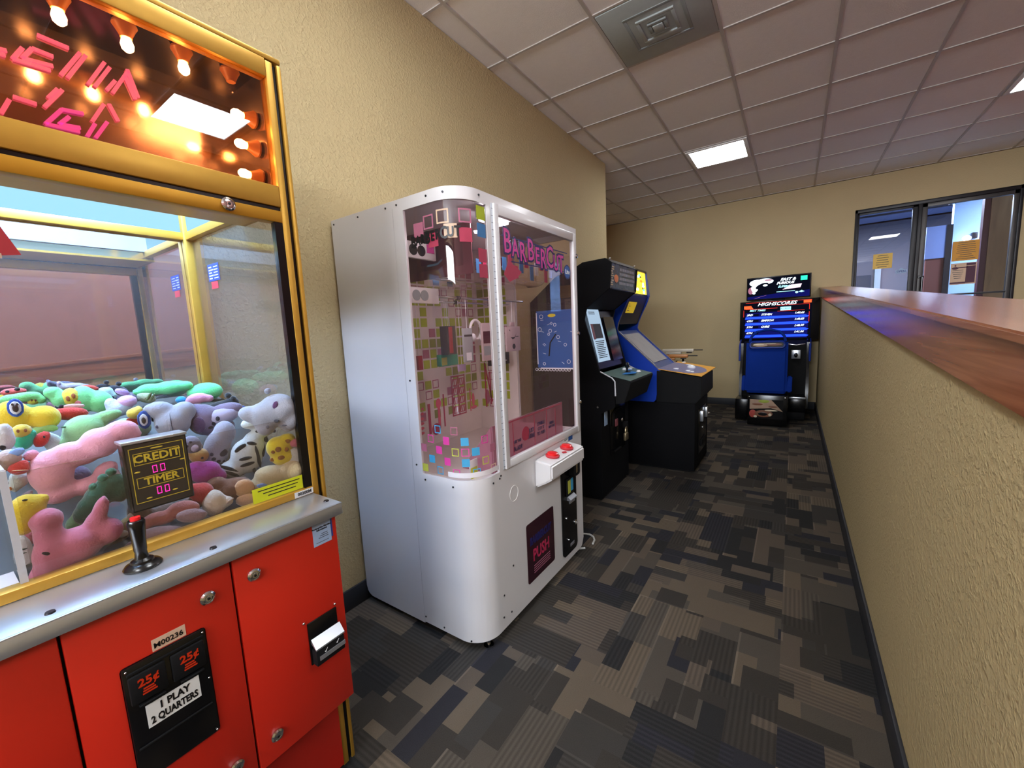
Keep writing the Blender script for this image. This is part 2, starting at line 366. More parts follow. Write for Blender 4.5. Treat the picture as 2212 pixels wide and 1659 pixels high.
# half wall, cap, baseboards
y0, y1 = -3.0, YB
b = MB(); b.prism([(y0, 0), (y1, 0), (y1, cap_z(y1)-.02), (y0, cap_z(y0)-.02)], 'x', HX, HX+.13)
struct('wall_middle', b, 'wall_paint')
b = MB()
b.prism([(y0, cap_z(y0)-.02), (y1, cap_z(y1)-.02), (y1, cap_z(y1)), (y0, cap_z(y0))], 'x', .28, .535, bev=.004)
b.prism([(y0, cap_z(y0)-.128), (y1, cap_z(y1)-.128), (y1, cap_z(y1)-.02), (y0, cap_z(y0)-.02)], 'x', .292, HX)
b.prism([(y0, cap_z(y0)-.128), (y1, cap_z(y1)-.128), (y1, cap_z(y1)-.02), (y0, cap_z(y0)-.02)], 'x', HX+.13, .46)
struct('trim_1', b, 'cherry')
struct('baseboard_middle', MB().box(HX-.012, HX, y0, YB-.01, 0, .108, .003), 'rubber_base')
struct('baseboard_left', MB().box(WX, WX+.012, -4.5, YC, 0, .108, .003), 'rubber_base')
b = MB(); b.box(-3.6, HX-.012, YB-.012, YB, 0, .108, .003)
struct('baseboard_back', b, 'rubber_base')

# ---- ceiling lights
def troffer(x0, y0_, label, far=False):
    x1, y1_ = x0+G, y0_+G
    t = thing('ceiling_light', label, 'ceiling light', ((x0+x1)/2, (y0_+y1_)/2, ZC), 'ceiling lights')
    b = MB()
    for (a, c, d, e) in ((x0+.014, x0+.05, y0_+.014, y1_-.014), (x1-.05, x1-.014, y0_+.014, y1_-.014), (x0+.05, x1-.05, y0_+.014, y0_+.05), (x0+.05, x1-.05, y1_-.05, y1_-.014)):
        b.box(a, c, d, e, ZC-.012, ZC+.003, .003)
    b.build('frame', 'white_plain', t)
    MB().box(x0+.05, x1-.05, y0_+.05, y1_-.05, ZC-.006, ZC+.002).build('diffuser', 'troffer', t)
    return t
troffer(GX+G, GY+5*G, 'square ceiling light glowing above the two arcade cabinets')
troffer(GX+5*G, GY+5*G, 'ceiling light cut by the right edge, near the door')
troffer(GX+5*G, GY-G-.03, 'ceiling light out of frame whose reflection shows in the crane machine sign')
troffer(GX+G, GY-5*G, 'added ceiling light behind the viewer, over the crane machine aisle')  # unseen; added with the next two to brighten the room
troffer(GX+G, GY-2*G, 'added ceiling light behind the viewer, just before the crane machine')
troffer(GX+4*G, GY-6*G, 'added ceiling light behind the viewer, over the ramp')
# ---- air vent
vx0, vy0 = GX+G, GY+G; vx1, vy1 = vx0+G, vy0+G; cx, cy = (vx0+vx1)/2, (vy0+vy1)/2
v = thing('air_vent', 'square grey ceiling air vent with stepped diffuser plates', 'air vent', (cx, cy, ZC))
MB().box(vx0+.014, vx1-.014, vy0+.014, vy1-.014, ZC-.006, ZC+.003, .002).build('backing', 'vent_grey', v)
for k, h in enumerate((.17, .11, .055)):
    b = MB(); z = ZC-.010-.005*k
    for (a, c, d, e) in ((cx-h, cx+h, cy-h, cy-h+.02), (cx-h, cx+h, cy+h-.02, cy+h), (cx-h, cx-h+.02, cy-h+.02, cy+h-.02), (cx+h-.02, cx+h, cy-h+.02, cy+h-.02)):
        b.box(a, c, d, e, z, ZC-.005, .002)
    b.build('louver_ring', 'vent_grey' if k % 2 else 'vent_dark', v)
MB().box(cx-.03, cx+.03, cy-.03, cy+.03, ZC-.024, ZC-.006, .003).build('centre_plate', 'vent_grey', v)

# ---- glazed entrance: door_1 (left leaf) and door_2 (right)
YF = YB+.02
b = MB()
for a in ((DX0, DX0+.03, .62, DZ1), (DX1-.03, DX1, .62, DZ1), (DX0, DX1, DZ1-.045, DZ1), (1.262, 1.30, .62, DZ1-.045)):
    b.box(a[0], a[1], YF-.03, YF+.06, a[2], a[3], .004)
fr = struct('trim_2', b, 'alu_dark')
d1 = MB()
x0, x1 = DX0+.03, 1.262
for a in ((x0, x0+.02, .62, 2.71), (x1-.05, x1, .62, 2.71), (x0, x1, 2.685, 2.71), (x0, x1, .62, .85)):
    d1.box(a[0], a[1], YF-.015, YF+.03, a[2], a[3], .003)
d1 = struct('door_1', d1, 'alu_dark')
MB().box(x0+.02, x1-.05, YF, YF+.006, .85, 2.685).build('pane', 'door_glass', d1)
d2 = MB(); x0, x1 = 1.30, DX1-.03
for a in ((x0, x0+.05, .62, 2.71), (x1-.04, x1, .62, 2.71), (x0, x1, 2.665, 2.71), (x0, x1, .62, .85)):
    d2.box(a[0], a[1], YF-.015, YF+.03, a[2], a[3], .003)
d2 = struct('door_2', d2, 'alu_mid')
MB().box(x0+.05, x1-.04, YF, YF+.006, .85, 2.665).build('pane', 'door_glass', d2)
b = MB(); b.tube([(1.335, YF-.02, 1.80), (1.335, YF-.07, 1.80), (1.335, YF-.07, 1.30), (1.335, YF-.02, 1.30)], .012)
b.box(1.30, 1.36, YF-.03, YF-.01, 1.79, 1.82, .003); b.build('door_handle', 'black_gloss', d2)
b = MB(); b.tube([(1.37, YF-.03, 1.556), (2.07, YF-.03, 1.556)], .011); b.build('push_bar', 'alu_mid', d2)
# notices on the glass
def lines(b, x0, x1, z0, z1, n, y, mi=1, seed=0):
    rnd = random.Random(seed); b.mi = mi
    for i in range(n):
        z = z1-(i+.5)*(z1-z0)/n; w_ = (x1-x0)*rnd.uniform(.55, .95); c = (x0+x1)/2
        b.box(c-w_/2, c+w_/2, y-.0012, y, z-.12*(z1-z0)/n, z+.12*(z1-z0)/n)
    b.mi = 0
b = MB(); b.box(.855, 1.049, YF-.004, YF-.002, 1.957, 2.15); lines(b, .87, 1.03, 1.965, 2.14, 6, YF-.004, 1, 3)
tag(b.build('paper_notice', ['paper_yellow', 'ink_grey'], None, loc=(.95, YF-.004, 2.05)), 'yellow paper notice taped on the left door glass', 'notice')
b = MB(); b.box(1.60, 1.83, YF-.004, YF-.002, 1.962, 2.20); lines(b, 1.63, 1.81, 1.975, 2.19, 9, YF-.004, 1, 5)
tag(b.build('paper_notice', ['paper_orange', 'ink_grey'], None, loc=(1.72, YF-.004, 2.08)), 'orange paper notice on the right door glass, above the maroon flyer', 'notice')
b = MB(); b.box(1.60, 1.825, YF-.004, YF-.002, 1.675, 1.935)
b.mi = 1; b.box(1.735, 1.815, YF-.005, YF-.004, 1.69, 1.93); b.box(1.60, 1.735, YF-.005, YF-.004, 1.685, 1.705); b.box(1.61, 1.75, YF-.005, YF-.004, 1.875, 1.885); b.ell((1.64, YF-.004, 1.875), (.03, .001, .015)); b.ell((1.64, YF-.004, 1.905), (.008, .001, .01)); b.mi = 0
lines(b, 1.61, 1.72, 1.74, 1.86, 5, YF-.004, 2, 6)
b.mi = 0; b.box(1.735, 1.815, YF-.0056, YF-.005, 1.893, 1.899)
tag(b.build('flyer', ['paper_tan', 'paper_maroon', 'ink_grey'], None, loc=(1.71, YF-.004, 1.8)), 'tan and maroon flyer on the right door glass under the orange notice', 'flyer')
b = MB(); b.prism([(1.092, 1.875), (1.192, 1.875), (1.20, 1.915), (1.17, 1.925), (1.142, 1.945), (1.115, 1.925), (1.085, 1.915)], 'y', YF-.004, YF-.002)
s_ = b.build('door_sticker', 'paper_blue', None, loc=(1.14, YF-.003, 1.9)); tag(s_, 'small pale badge shaped sticker on the left door glass', 'sticker')
text('OPEN', .034, 'ink_blue', s_, (1.142, YF-.0045, 1.897), XX, UZ, bold=.001)

# ---- vestibule beyond the doors
struct('floor_vestibule', MB().box(.0, 5.2, YB+.15, 12.2, .5, .62), 'vent_dark')
struct('ceiling_vestibule', MB().box(.0, 5.2, YB+.15, 12.2, 3.3, 3.4), 'vest_ceiling')
b = MB()
for k in range(5): b.box(.0, 5.2, 8.4+k*.9, 8.45+k*.9, 3.27, 3.3)
b.box(.0, 5.2, YB+.15, YB+.9, 2.86, 3.3)
struct('ceiling_beams', b, 'alu_mid')
struct('wall_vestibule_back', MB().box(.0, 5.2, 12.0, 12.2, .62, 3.3), 'vest_wall')
struct('wall_vestibule_left', MB().box(-.1, .0, YB+.15, 12.2, .62, 3.3), 'vest_dark')
struct('wall_vestibule_right', MB().box(5.2, 5.3, YB+.15, 12.2, .62, 3.3), 'vest_white')
b = MB(); b.box(1.05, 1.35, 11.9, 12.0, .62, 2.2); b.mi = 1; b.box(1.40, 1.50, 11.88, 12.0, .62, 2.4); b.mi = 0
struct('door_3', b, ['vest_dark', 'vent_grey'])
b = MB(); b.box(1.74, 1.95, 9.5, 9.56, .62, 2.2); b.mi = 1; b.box(1.72, 1.98, 9.48, 9.58, 2.2, 2.7); b.mi = 2; b.box(1.95, 2.02, 9.47, 9.6, .62, 2.7); b.mi = 0
struct('wall_partition_dark', b, ['vest_brown', 'vest_ceiling', 'alu_dark'])
struct('wall_partition_bright', MB().box(2.02, 3.6, 9.5, 9.6, .62, 3.3), 'vest_white')
b = MB(); b.box(2.16, 2.36, 8.5, 8.66, .62, 3.3)
struct('trim_post', b, 'post_wood')
struct('trim_4', MB().box(2.10, 2.16, 8.52, 8.62, .62, 3.3), 'vest_frame')
b = MB(); b.prism([(8.0, 3.0), (9.5, 3.0), (9.5, 3.14), (8.0, 3.14)], 'x', 1.95, 2.02); struct('trim_beam', b, 'alu_dark')
t = thing('strip_light', 'short fluorescent strip light in the vestibule, at the top of the left door pane', 'ceiling light', (1.35, 9.0, 3.05))
MB().box(1.14, 1.52, 8.9, 9.0, 2.98, 3.01).build('tube', 'troffer_far', t); MB().box(1.1, 1.56, 8.85, 9.05, 3.01, 3.27).build('housing', 'alu_mid', t)
t = thing('wall_lamp', 'bright twin spotlight on the white wall beyond the right door', 'wall lamp', (2.25, 9.45, 2.45))
for q in (-.09, .09): MB().ell((2.25+q, 9.4, 2.45), (.05, .04, .04)).build('bulb', 'troffer_far', t)
MB().box(2.22, 2.28, 9.42, 9.5, 2.44, 2.53, .005).build('bracket', 'alu_dark', t)

# ---- outlet and its plug
o_ = thing('power_outlet', 'white wall outlet with a black plug, low on the back wall', 'outlet', (-1.105, YB-.004, .40))
MB().box(-1.145, -1.075, YB-.006, YB, .345, .46, .003).build('cover_plate', 'outlet', o_)
b = MB(); b.box(-1.118, -1.095, YB-.04, YB-.006, .40, .44, .004); b.build('plug', 'cable_black', o_)
b = MB(); b.tube([(-1.105, YB-.04, .41), (-1.108, YB-.06, .33), (-1.15, YB-.05, .2), (-1.19, YB-.05, .05), (-1.3, YB-.08, .012)], .005); b.build('cord', 'cable_black', o_)

# ============================================================ gold and red crane machine (left)
CY0, CY1 = -.23, .647; CX = -1.13; CM = .2085
cr = thing('crane_machine', 'gold framed claw crane machine with red doors and a heap of plush toys', 'claw machine', (-1.45, CM, 0))
def mir(y): return 2*CM-y
# corner posts (gold profile with a black slot), front pair and back pair
for s in (0, 1):
    def Y(a, b_): return (a, b_) if s == 0 else (mir(b_), mir(a))
    p = MB(); a = Y(.607, .625); p.box(CX-.035, CX, a[0], a[1], 0.02, 2.07, .002)
    a = Y(.636, .647); p.box(CX-.035, CX, a[0], a[1], .02, 2.07, .002)
    a = Y(.625, .636); p.mi = 1; p.box(CX-.035, CX-.008, a[0], a[1], .02, 2.068); p.build('corner_post', ['gold', 'black_gloss'], cr)
    p = MB(); a = Y(.585, .647); p.box(-1.795, -1.755, a[0], a[1], .02, 2.07, .002); p.build('corner_post', 'gold', cr)
    g = MB(); a = Y(.586, .607); g.box(CX-.02, CX-.002, a[0], a[1], .94, 1.672); g.build('gasket', 'black_gloss', cr)
# gold rails of the front
def rail(x0, x1, y0, y1, z0, z1, m='gold', n='rail'): return MB().box(x0, x1, y0, y1, z0, z1, .002).build(n, m, cr)
GY0, GY1 = mir(.607), .607
rail(CX-.03, CX, GY0, GY1, 2.030, 2.074); rail(CX-.03, CX, GY0, GY1, 1.712, 1.765)
rail(CX-.03, CX-.001, GY0, GY1, 1.672, 1.702, 'gold_dark', 'door_rail')
MB().box(CX-.03, CX-.006, GY0, GY1, 1.702, 1.712).build('door_gap', 'black_gloss', cr)
rail(CX-.03, CX+.004, GY0, .607, .925, .945)
# top, sides, hood
MB().box(-1.795, CX, CY0, CY1, 2.074, 2.086, .002).build('roof_panel', 'gold', cr)
MB().box(-1.795, CX-.036, CY1-.006, CY1-.001, 1.75, 2.07).build('hood_side', 'black_side', cr)
MB().box(-1.795, CX-.036, CY0+.001, CY0+.006, 1.75, 2.07).build('hood_side', 'black_side', cr)
MB().box(-1.36, CX-.03, GY0-.01, GY1+.01, 1.705, 1.712).build('hood_floor', 'gold', cr)
# amber mirrored sign box with bulbs
sg = MB().box(-1.352, -1.345, GY0-.01, GY1+.01, 1.712, 2.06).build('sign_box', 'amber_mirror', cr)
MB().box(-1.345, CX-.03, GY0, GY1, 1.7125, 1.7165).build('sign_floor', 'amber_mirror', sg)
MB().box(-1.345, CX-.03, GY0, GY1, 2.05, 2.056).build('sign_top', 'black_gloss', sg)
MB().box(-1.345, CX-.03, GY1-.002, GY1+.002, 1.72, 2.05).build('sign_end', 'amber_mirror', sg)
MB().box(CX-.014, CX-.010, GY0, GY1, 1.765, 2.03).build('sign_glass', 'pane_tint', cr)
STROKES = [[[0.219,1.988],[0.202,1.959]],[[0.202,1.959],[0.255,1.961]],[[0.233,1.994],[0.216,1.967]],[[0.216,1.967],[0.26,1.972]],[[0.233,1.994],[0.263,1.992]],[[0.244,2.025],[0.29,2.022]],[[0.307,2.021],[0.27,1.959]],[[0.316,2.02],[0.28,1.958]],[[0.347,2.02],[0.312,1.958]],[[0.355,2.013],[0.323,1.958]],[[0.361,1.987],[0.343,1.959]],[[0.387,2.018],[0.353,1.957]],[[0.387,2.023],[0.4,1.966]],[[0.381,2.006],[0.394,1.96]],[[0.187,1.97],[0.196,1.971]],[[0.186,1.961],[0.193,1.961]],[[0.187,1.876],[0.172,1.844]],[[0.268,1.928],[0.236,1.881]],[[0.261,1.927],[0.244,1.902]],[[0.193,1.884],[0.225,1.882]],[[0.334,1.925],[0.309,1.879]],[[0.343,1.929],[0.355,1.896]],[[0.262,1.886],[0.233,1.846]],[[0.233,1.846],[0.285,1.848]],[[0.296,1.89],[0.262,1.886]],[[0.272,1.875],[0.254,1.853]],[[0.254,1.853],[0.287,1.857]],[[0.313,1.875],[0.296,1.842]],[[0.335,1.887],[0.31,1.844]]]
b = MB()
for k, (p, q) in enumerate(STROKES):
    b.mi = 1 if k >= 22 else 0  # pink strokes are mirror reflections made as bars, magenta ones the letters
    P, Q = Vector((0, *p)), Vector((0, *q)); d = (Q-P); l = d.length; a = math.atan2(d.z, d.y); hw = .0034
    n = Vector((0, -math.sin(a), math.cos(a)))*hw
    vs = [(P+n), (Q+n), (Q-n), (P-n)]
    b.prism([(v.y, v.z) for v in vs], 'x', -1.343, -1.337)
b.build('letters_and_reflections', ['letter_reflection', 'sign_magenta'], sg)
def bulb(c, d, lit=True):
    d = Vector(d); c = Vector(c)
    o = MB().lathe([(.0, 0), (.020, .001), (.0215, .006), (.019, .010), (.012, .024), (.010, .030)], c, d).build('bulb_socket', 'socket', sg)
    m_ = 'bulb_glow' if lit else 'pane'
    MB().lathe([(.007, .028), (.009, .034), (.0115, .043), (.010, .052), (.005, .057), (.0, .058)], c, d).build('bulb', m_, o)
for i in range(8):
    y = .553-.1*i
    if y > GY0+.01: bulb((-1.20, y, 2.048), (0, 0, -1), i != 0)
for z in (1.945, 1.873, 1.80): bulb((-1.20, .602, z), (0, -1, 0))
# hood interior: white ceiling with tubes, back lit panels above the beams
b = MB(); b.box(-1.752, -1.365, -.19, .60, 2.04, 2.05); b.box(-1.365, -1.358, -.19, .60, 1.74, 2.05); b.build('hood_ceiling', 'white_plain', cr)
MB().box(-1.757, -1.750, -.17, .583, 1.745, 2.04).build('back_light_panel', 'crane_diffuser', cr)
b = MB(); b.box(-1.75, -1.37, .596, .602, 1.745, 2.04); b.build('side_light_panel', 'crane_diffuser', cr)
b = MB(); b.box(-1.75, -1.37, mir(.602), mir(.596), 1.745, 2.04); b.build('side_light_panel', 'crane_diffuser', cr)
for x in (-1.46, -1.60): MB().cyl((x, CM, 2.01), (0, 1, 0), .013, .7).build('light_tube', 'crane_light', cr)
# beams inside
rail(-1.757, -1.735, -.17, .59, 1.720, 1.745, 'gold', 'inner_beam')
for s in (0, 1):
    a = (.588, .612) if s == 0 else (mir(.612), mir(.588))
    rail(-1.755, CX-.03, a[0], a[1], 1.720, 1.745, 'gold', 'inner_beam')
    a = (.583, .612) if s == 0 else (mir(.612), mir(.583))
    rail(-1.755, -1.730, a[0], a[1], .93, 2.03, 'gold', 'inner_post')
    a = (.606, .610) if s == 0 else (mir(.610), mir(.606))
    MB().box(-1.73, CX-.035, a[0], a[1], .90, 1.72).build('side_pane', 'pane_side', cr)
MB().box(-1.765, -1.758, mir(.612), .612, .88, 1.72).build('back_mirror', 'mirror', cr)
MB().box(-1.795, -1.766, mir(.612), .612, .88, 2.06).build('back_panel', 'black_side', cr)
MB().box(CX-.012, CX-.007, GY0+.02, .587, .945, 1.674).build('front_pane', 'pane', cr)
# lower body
MB().box(-1.795, CX-.001, CY0+.012, CY1-.012, .03, .905, .003).build('body', 'black_side', cr)
# false bottom that holds the toys up towards the back
MB().prism([(-1.75, .90), (-1.155, .90), (-1.155, .915), (-1.22, .925), (-1.3, .975), (-1.4, 1.08), (-1.5, 1.16), (-1.75, 1.19)], 'y', -.19, .595).build('prize_bed', 'bed_shade', cr)  # bed colour darkened so gaps between the toys look shaded
# inner clear barrier and chute
MB().box(-1.150, -1.146, .078, .585, .93, 1.148).build('inner_barrier', 'acrylic_dim', cr)
b = MB(); b.box(-1.40, -1.15, .064, .070, .93, 1.155); b.box(-1.41, -1.40, -.18, .07, .93, 1.155); b.build('chute_wall', 'acrylic', cr)
b = MB(); b.box(-1.403, -1.148, .063, .071, 1.152, 1.158); b.box(-1.152, -1.146, .062, .072, .93, 1.156); b.build('chute_edge', 'white_line', cr)
MB().box(-1.40, -1.152, -.18, .062, .935, .94).build('chute_floor', 'white_inner', cr)
# credit and timer display behind the glass
cd = MB().box(-1.180, -1.146, .226, .336, 1.012, 1.160, .002).build('credit_display', 'black_gloss', cr)
MB().box(-1.1462, -1.1450, .229, .333, 1.016, 1.157).build('display_face', 'credit_face', cd)
MB().box(-1.19, -1.144, .224, .338, 1.160, 1.166, .001).build('display_top', 'steel', cd)
b = MB()
def frame(b, x, y0, y1, z0, z1, t=.0012):
    for a in ((y0, y1, z0, z0+t), (y0, y1, z1-t, z1), (y0, y0+t, z0, z1), (y1-t, y1, z0, z1)): b.box(x, x+.0006, *a)
frame(b, -1.145, .234, .328, 1.030, 1.150); frame(b, -1.145, .240, .320, 1.112, 1.138); frame(b, -1.145, .240, .322, 1.062, 1.085)
for (y, z) in ((.281, 1.144), (.302, 1.041), (.256, 1.037), (.243, 1.098), (.323, 1.106)): b.ell((-1.1448, y, z), (.0004, .011 if z > 1.14 else .005, .0016))
b.build('display_border', 'ink_yellow', cd)
text('CREDIT', .0235, 'ink_yellow', cd, (-1.1444, .280, 1.125), YX, UZ, bold=.0006, sx=1.02)
text('TIMER', .0215, 'ink_yellow', cd, (-1.1444, .282, 1.0735), YX, UZ, bold=.0006, sx=1.02)
def seven(y, z, h, parent):
    b = MB(); w_ = h*.55; t = h*.13; s = .12
    for dg in (0, 1):
        yo = y+dg*w_*1.5
        for (a, c, d, e) in ((0, w_, h-t, h), (0, w_, 0, t), (0, t, h/2, h), (w_-t, w_, h/2, h), (0, t, 0, h/2), (w_-t, w_, 0, h/2)):
            b.box(-1.1444, -1.1440, yo+a+.0006, yo+c-.0006, z+d+.0004, z+e-.0004)
    b.build('led_digits', 'led', parent)
seven(.268, 1.0895, .0165, cd); seven(.270, 1.0405, .0165, cd)
# labels on the glass
b = MB(); b.box(CX-.006, CX-.0055, .452, .583, .947, .985); 
for k in range(3):
    b.mi = 1; b.box(CX-.0055, CX-.0052, .465+.012*k, .575-.006*k, .975-.009*k, .9775-.009*k)
    b.mi = 0
b.build('warning_strip', ['paper_lime', 'ink_black'], cr)
b = MB(); b.box(CX+.004, CX+.0045, .552, .605, .927, .943); lb = b.build('serial_label', 'paper_white', cr)
text('00200M', .012, 'ink_grey', lb, (CX+.0047, .58, .935), YX, UZ, bold=.0004)
b = MB(); b.prism([(-.05, 1.505), (.139, 1.535), (.119, 1.585), (-.05, 1.56)], 'x', -1.1435, -1.143); rs = b.build('red_sticker', 'sticker_red', cr)
b = MB(); b.prism([(-.05, 1.532), (.02, 1.545), (.10, 1.548), (.02, 1.534), (-.05, 1.52)], 'x', -1.1428, -1.1424); b.prism([(-.05, 1.566), (.08, 1.560), (.06, 1.571), (-.05, 1.576)], 'x', -1.1428, -1.1424)
for k in range(7): b.box(-1.1428, -1.1424, .01+.016*k, .02+.016*k, 1.513+.0022*k, 1.522+.0022*k)
b.build('sticker_print', 'paper_tan', rs)
ss = MB().box(-1.63, -1.545, .6045, .605, 1.57, 1.625).build('side_sticker', 'ink_blue', cr)
b = MB()
for k in range(5): b.box(-1.622, -1.60+.01*(k % 2), .604, .6045, 1.577+.009*k, 1.581+.009*k); b.box(-1.585, -1.555, .604, .6045, 1.577+.009*k, 1.580+.009*k)
b.build('sticker_print', 'ink_white', ss)
ss = MB().box(-1.615, -1.565, .6045, .605, 1.545, 1.568).build('side_sticker', 'sticker_red', cr)
def lock(parent, x, y, z, r=.0145, ax=(1, 0, 0)):
    o = MB().lathe([(0, -.001), (r, 0), (r, .004), (r*.75, .007), (r*.7, .005), (r*.45, .0055), (r*.4, .008), (0, .008)], (x, y, z), ax).build('lock', 'chrome', parent)
    MB().cyl((x+.0085, y, z), ax, r*.2, .001, 12).build('keyhole', 'ink_black', o)
lock(cr, CX, .48, 1.692, .0155)
# steel control shelf
sh = MB(); sh.box(-1.13, -.990, CY0+.01, .606, .921, .925, .0015); sh.box(-.996, -.990, CY0+.01, .606, .893, .925, .002)
sh = sh.build('control_shelf', 'steel', cr)
for y in (-.12, .079, .317, .588):
    MB().lathe([(0, 0), (.007, 0), (.006, .003), (0, .0035)], (-1.02 if y < .5 else -1.034, y, .925)).build('screw', 'screw', sh)
js = MB().lathe([(.0, 0), (.030, 0), (.031, .003), (.027, .008), (.019, .011), (.018, .015), (.0115, .019), (.0105, .024), (.0095, .032), (.0105, .036), (.0115, .06), (.0135, .082), (.0145, .094), (.0125, .098), (.0, .099)], (-1.067, .212, .925)).build('joystick', 'black_gloss', cr)
MB().lathe([(0, .097), (.0085, .097), (.008, .104), (0, .105)], (-1.067, .212, .925)).build('fire_button', 'red_button', js)
# red doors below
def door(y0, y1): return MB().box(-1.128, -1.010, y0, y1, .348, .893, .003).build('door', 'red_panel', cr)
dr = door(.3435, .595); dc = door(.0835, .3395); dl = door(-.178, .0795)
MB().box(-1.128, -1.02, -.17, .59, .35, .885).build('door_frame', 'black_matte', cr)
MB().box(-1.1295, -1.127, GY0, .606, .03, .348).build('kick_panel', 'red_kick', cr)
lock(dr, -1.010, .383, .831); lock(dc, -1.010, .291, .829); lock(dr, -1.010, .386, .409); lock(dc, -1.010, .298, .411)
# coin door
cp = MB().box(-1.012, -1.002, .143, .278, .528, .772, .006).build('coin_door', 'black_gloss', dc)
for q in (.150, .214): MB().box(-1.003, -.996, q, q+.056, .695, .752, .003).build('coin_slot', 'black_matte', dc)
b = MB(); b.box(-1.003, -.999, .150, .271, .755, .760, .001)
b.box(-1.003, -.999, .150, .270, .600, .604, .001); b.box(-1.003, -.995, .16, .20, .686, .690, .001); b.box(-1.003, -.995, .224, .264, .686, .690, .001)
b.build('coin_door_ridges', 'black_matte', dc)
for y in (.178, .243):
    text('25¢', .022, 'led_red', dc, (-.9955, y, .733), YX, UZ, bold=.0006)
    b = MB()
    for k in range(3): b.box(-.996, -.9955, y-.011+.001*k, y+.011-.002*k, .708+.005*k, .711+.005*k)
    b.build('coin_symbol', 'led_red', dc)
for (y, z) in ((.15, .765), (.271, .765), (.271, .66), (.150, .536), (.271, .536)): MB().ell((-1.0015, y, z), (.002, .0022, .0022), sub=2).build('screw', 'chrome', dc)
pl = MB().box(-1.002, -1.0012, .168, .254, .632, .680).build('price_label', 'paper_white', dc)
text('1 PLAY', .0205, 'ink_black', pl, (-1.0009, .212, .666), YX, UZ, bold=.0007, sx=.8)
text('2 QUARTERS', .0200, 'ink_black', pl, (-1.0009, .211, .644), YX, UZ, bold=.0007, sx=.66)
b = MB(); b.box(-1.010, -1.0093, .193, .247, .773, .797); ml = b.build('number_label', 'paper_tan', dc)
text('M00236', .0145, 'ink_black', ml, (-1.0091, .219, .783), YX, UZ, bold=.0003)
# bill slot on the right door
b = MB(); b.box(-1.0105, -1.006, .486, .568, .52, .637, .002); b.build('bill_slot', 'black_gloss', dr)
bl = MB(); bl.box(-1.008, -.985, .490, .570, .522, .565, .003); bl = bl.build('slot_lip', 'black_matte', dr)
b = MB(); b.prism([(-1.004, .580), (-.984, .567), (-.984, .571), (-1.004, .592)], 'y', .490, .571); b.box(-.986, -.983, .498, .570, .536, .547); b.build('steel_edge', 'steel', bl)
b = MB(); b.prism([(.512, .552), (.515, .549), (.521, .559), (.515, .553)], 'x', -.9848, -.9843); b.prism([(.545, .555), (.548, .552), (.554, .562), (.548, .556)], 'x', -.9848, -.9843); b.build('arrow_marks', 'ink_white', bl)
for (y, z) in ((.479, .643), (.566, .645)): MB().ell((-1.009, y, z), (.003, .0035, .0035), sub=2).build('rivet', 'chrome', dr)
st = MB().box(-1.0097, -1.009, .528, .578, .826, .902).build('service_sticker', 'paper_blue', dr)
b = MB(); b.box(-1.0098, -1.0089, .578, .583, .835, .903); b.build('sticker_edge', 'ink_blue', st)
b = MB(); b.box(-1.009, -1.0087, .535, .574, .893, .8945); b.box(-1.009, -1.0087, .534, .570, .887, .8883); b.box(-1.009, -1.0087, .535, .570, .833, .8342); b.build('print_lines', 'ink_grey', st)
text('Redemption Machine\nInformation', .0062, 'ink_black', st, (-1.0088, .553, .870), YX, UZ, bold=.0002)
b = MB()
for k in range(3): b.box(-1.009, -1.0087, .543+.004*k, .570-.001*k, .844+.005*k, .8455+.005*k)
b.build('print_lines', 'ink_grey', st)

# ============================================================ white cutter prize machine
wm = thing('prize_machine', 'white barber-themed prize cutter machine with rounded corner and tiled stickers', 'prize machine', (-1.4, 1.68, 0))
FX, SY, BX, RY, RR = -1.02, 1.19, -1.795, 2.18, .12
S1 = (FX-RR)-BX; S2 = S1+RR*PI/2; S3 = S2+(RY-(SY+RR))
def path(s, off=0.):
    """point of the cabinet's wrap at arc length s, moved outwards by off"""
    if s <= S1: return Vector((BX+s, SY-off, 0))
    if s <= S2:
        a = (s-S1)/RR; return Vector((FX-RR+(RR+off)*math.sin(a), SY+RR-(RR+off)*math.cos(a), 0))
    return Vector((FX+off, SY+RR+(s-S2), 0))
def strip(b, s0, s1, zb, zt, t=.012, off=0.):
    cuts = sorted({s0, s1} | {x for x in [S1+(S2-S1)*k/10 for k in range(11)] if s0 < x < s1})
    fb = zb if callable(zb) else (lambda s: zb); ft = zt if callable(zt) else (lambda s: zt)
    if callable(zb) or callable(zt): cuts = sorted(set(cuts) | {s0+(s1-s0)*k/60 for k in range(61)})
    rows = []
    for s in cuts:
        o_, i_ = path(s, off), path(s, off-t)
        rows.append([b.bm.verts.new((p.x, p.y, z)) for p, z in ((o_, fb(s)), (o_, ft(s)), (i_, ft(s)), (i_, fb(s)))])
    fs = [b.bm.faces.new(rows[0]), b.bm.faces.new(rows[-1][::-1])]
    for A, B in zip(rows, rows[1:]):
        for k in range(4): fs.append(b.bm.faces.new((A[k], A[(k+1) % 4], B[(k+1) % 4], B[k])))
    for f in fs: f.material_index = b.mi
    return b
WZ0, WZ1, ZT = .775, 1.858, 1.905
SW0, SW1 = .486, S2+.05         # side window
SD0 = SW1+.035                  # post before the door
def zlow(s):                    # rounded bottom corner at the back
    r = .05; return .035+(r-math.sqrt(max(0, r*r-(r-s)**2)) if s < r else 0)
b = MB(); strip(b, 0, .425, zlow, ZT-.03); b.build('side_panel', 'white_enamel', wm)
b = MB(); strip(b, .4265, S3, lambda s: .042+(.05-math.sqrt(max(0, .0025-(.05-(S3-s))**2)) if S3-s < .05 else 0), WZ0-.012); wrap = b.build('lower_panel', 'white_enamel', wm)
b = MB(); strip(b, 0, S3, ZT-.03 , ZT); strip(b, .4265, S3, WZ1, ZT-.03); b.build('top_band', 'white_enamel', wm)
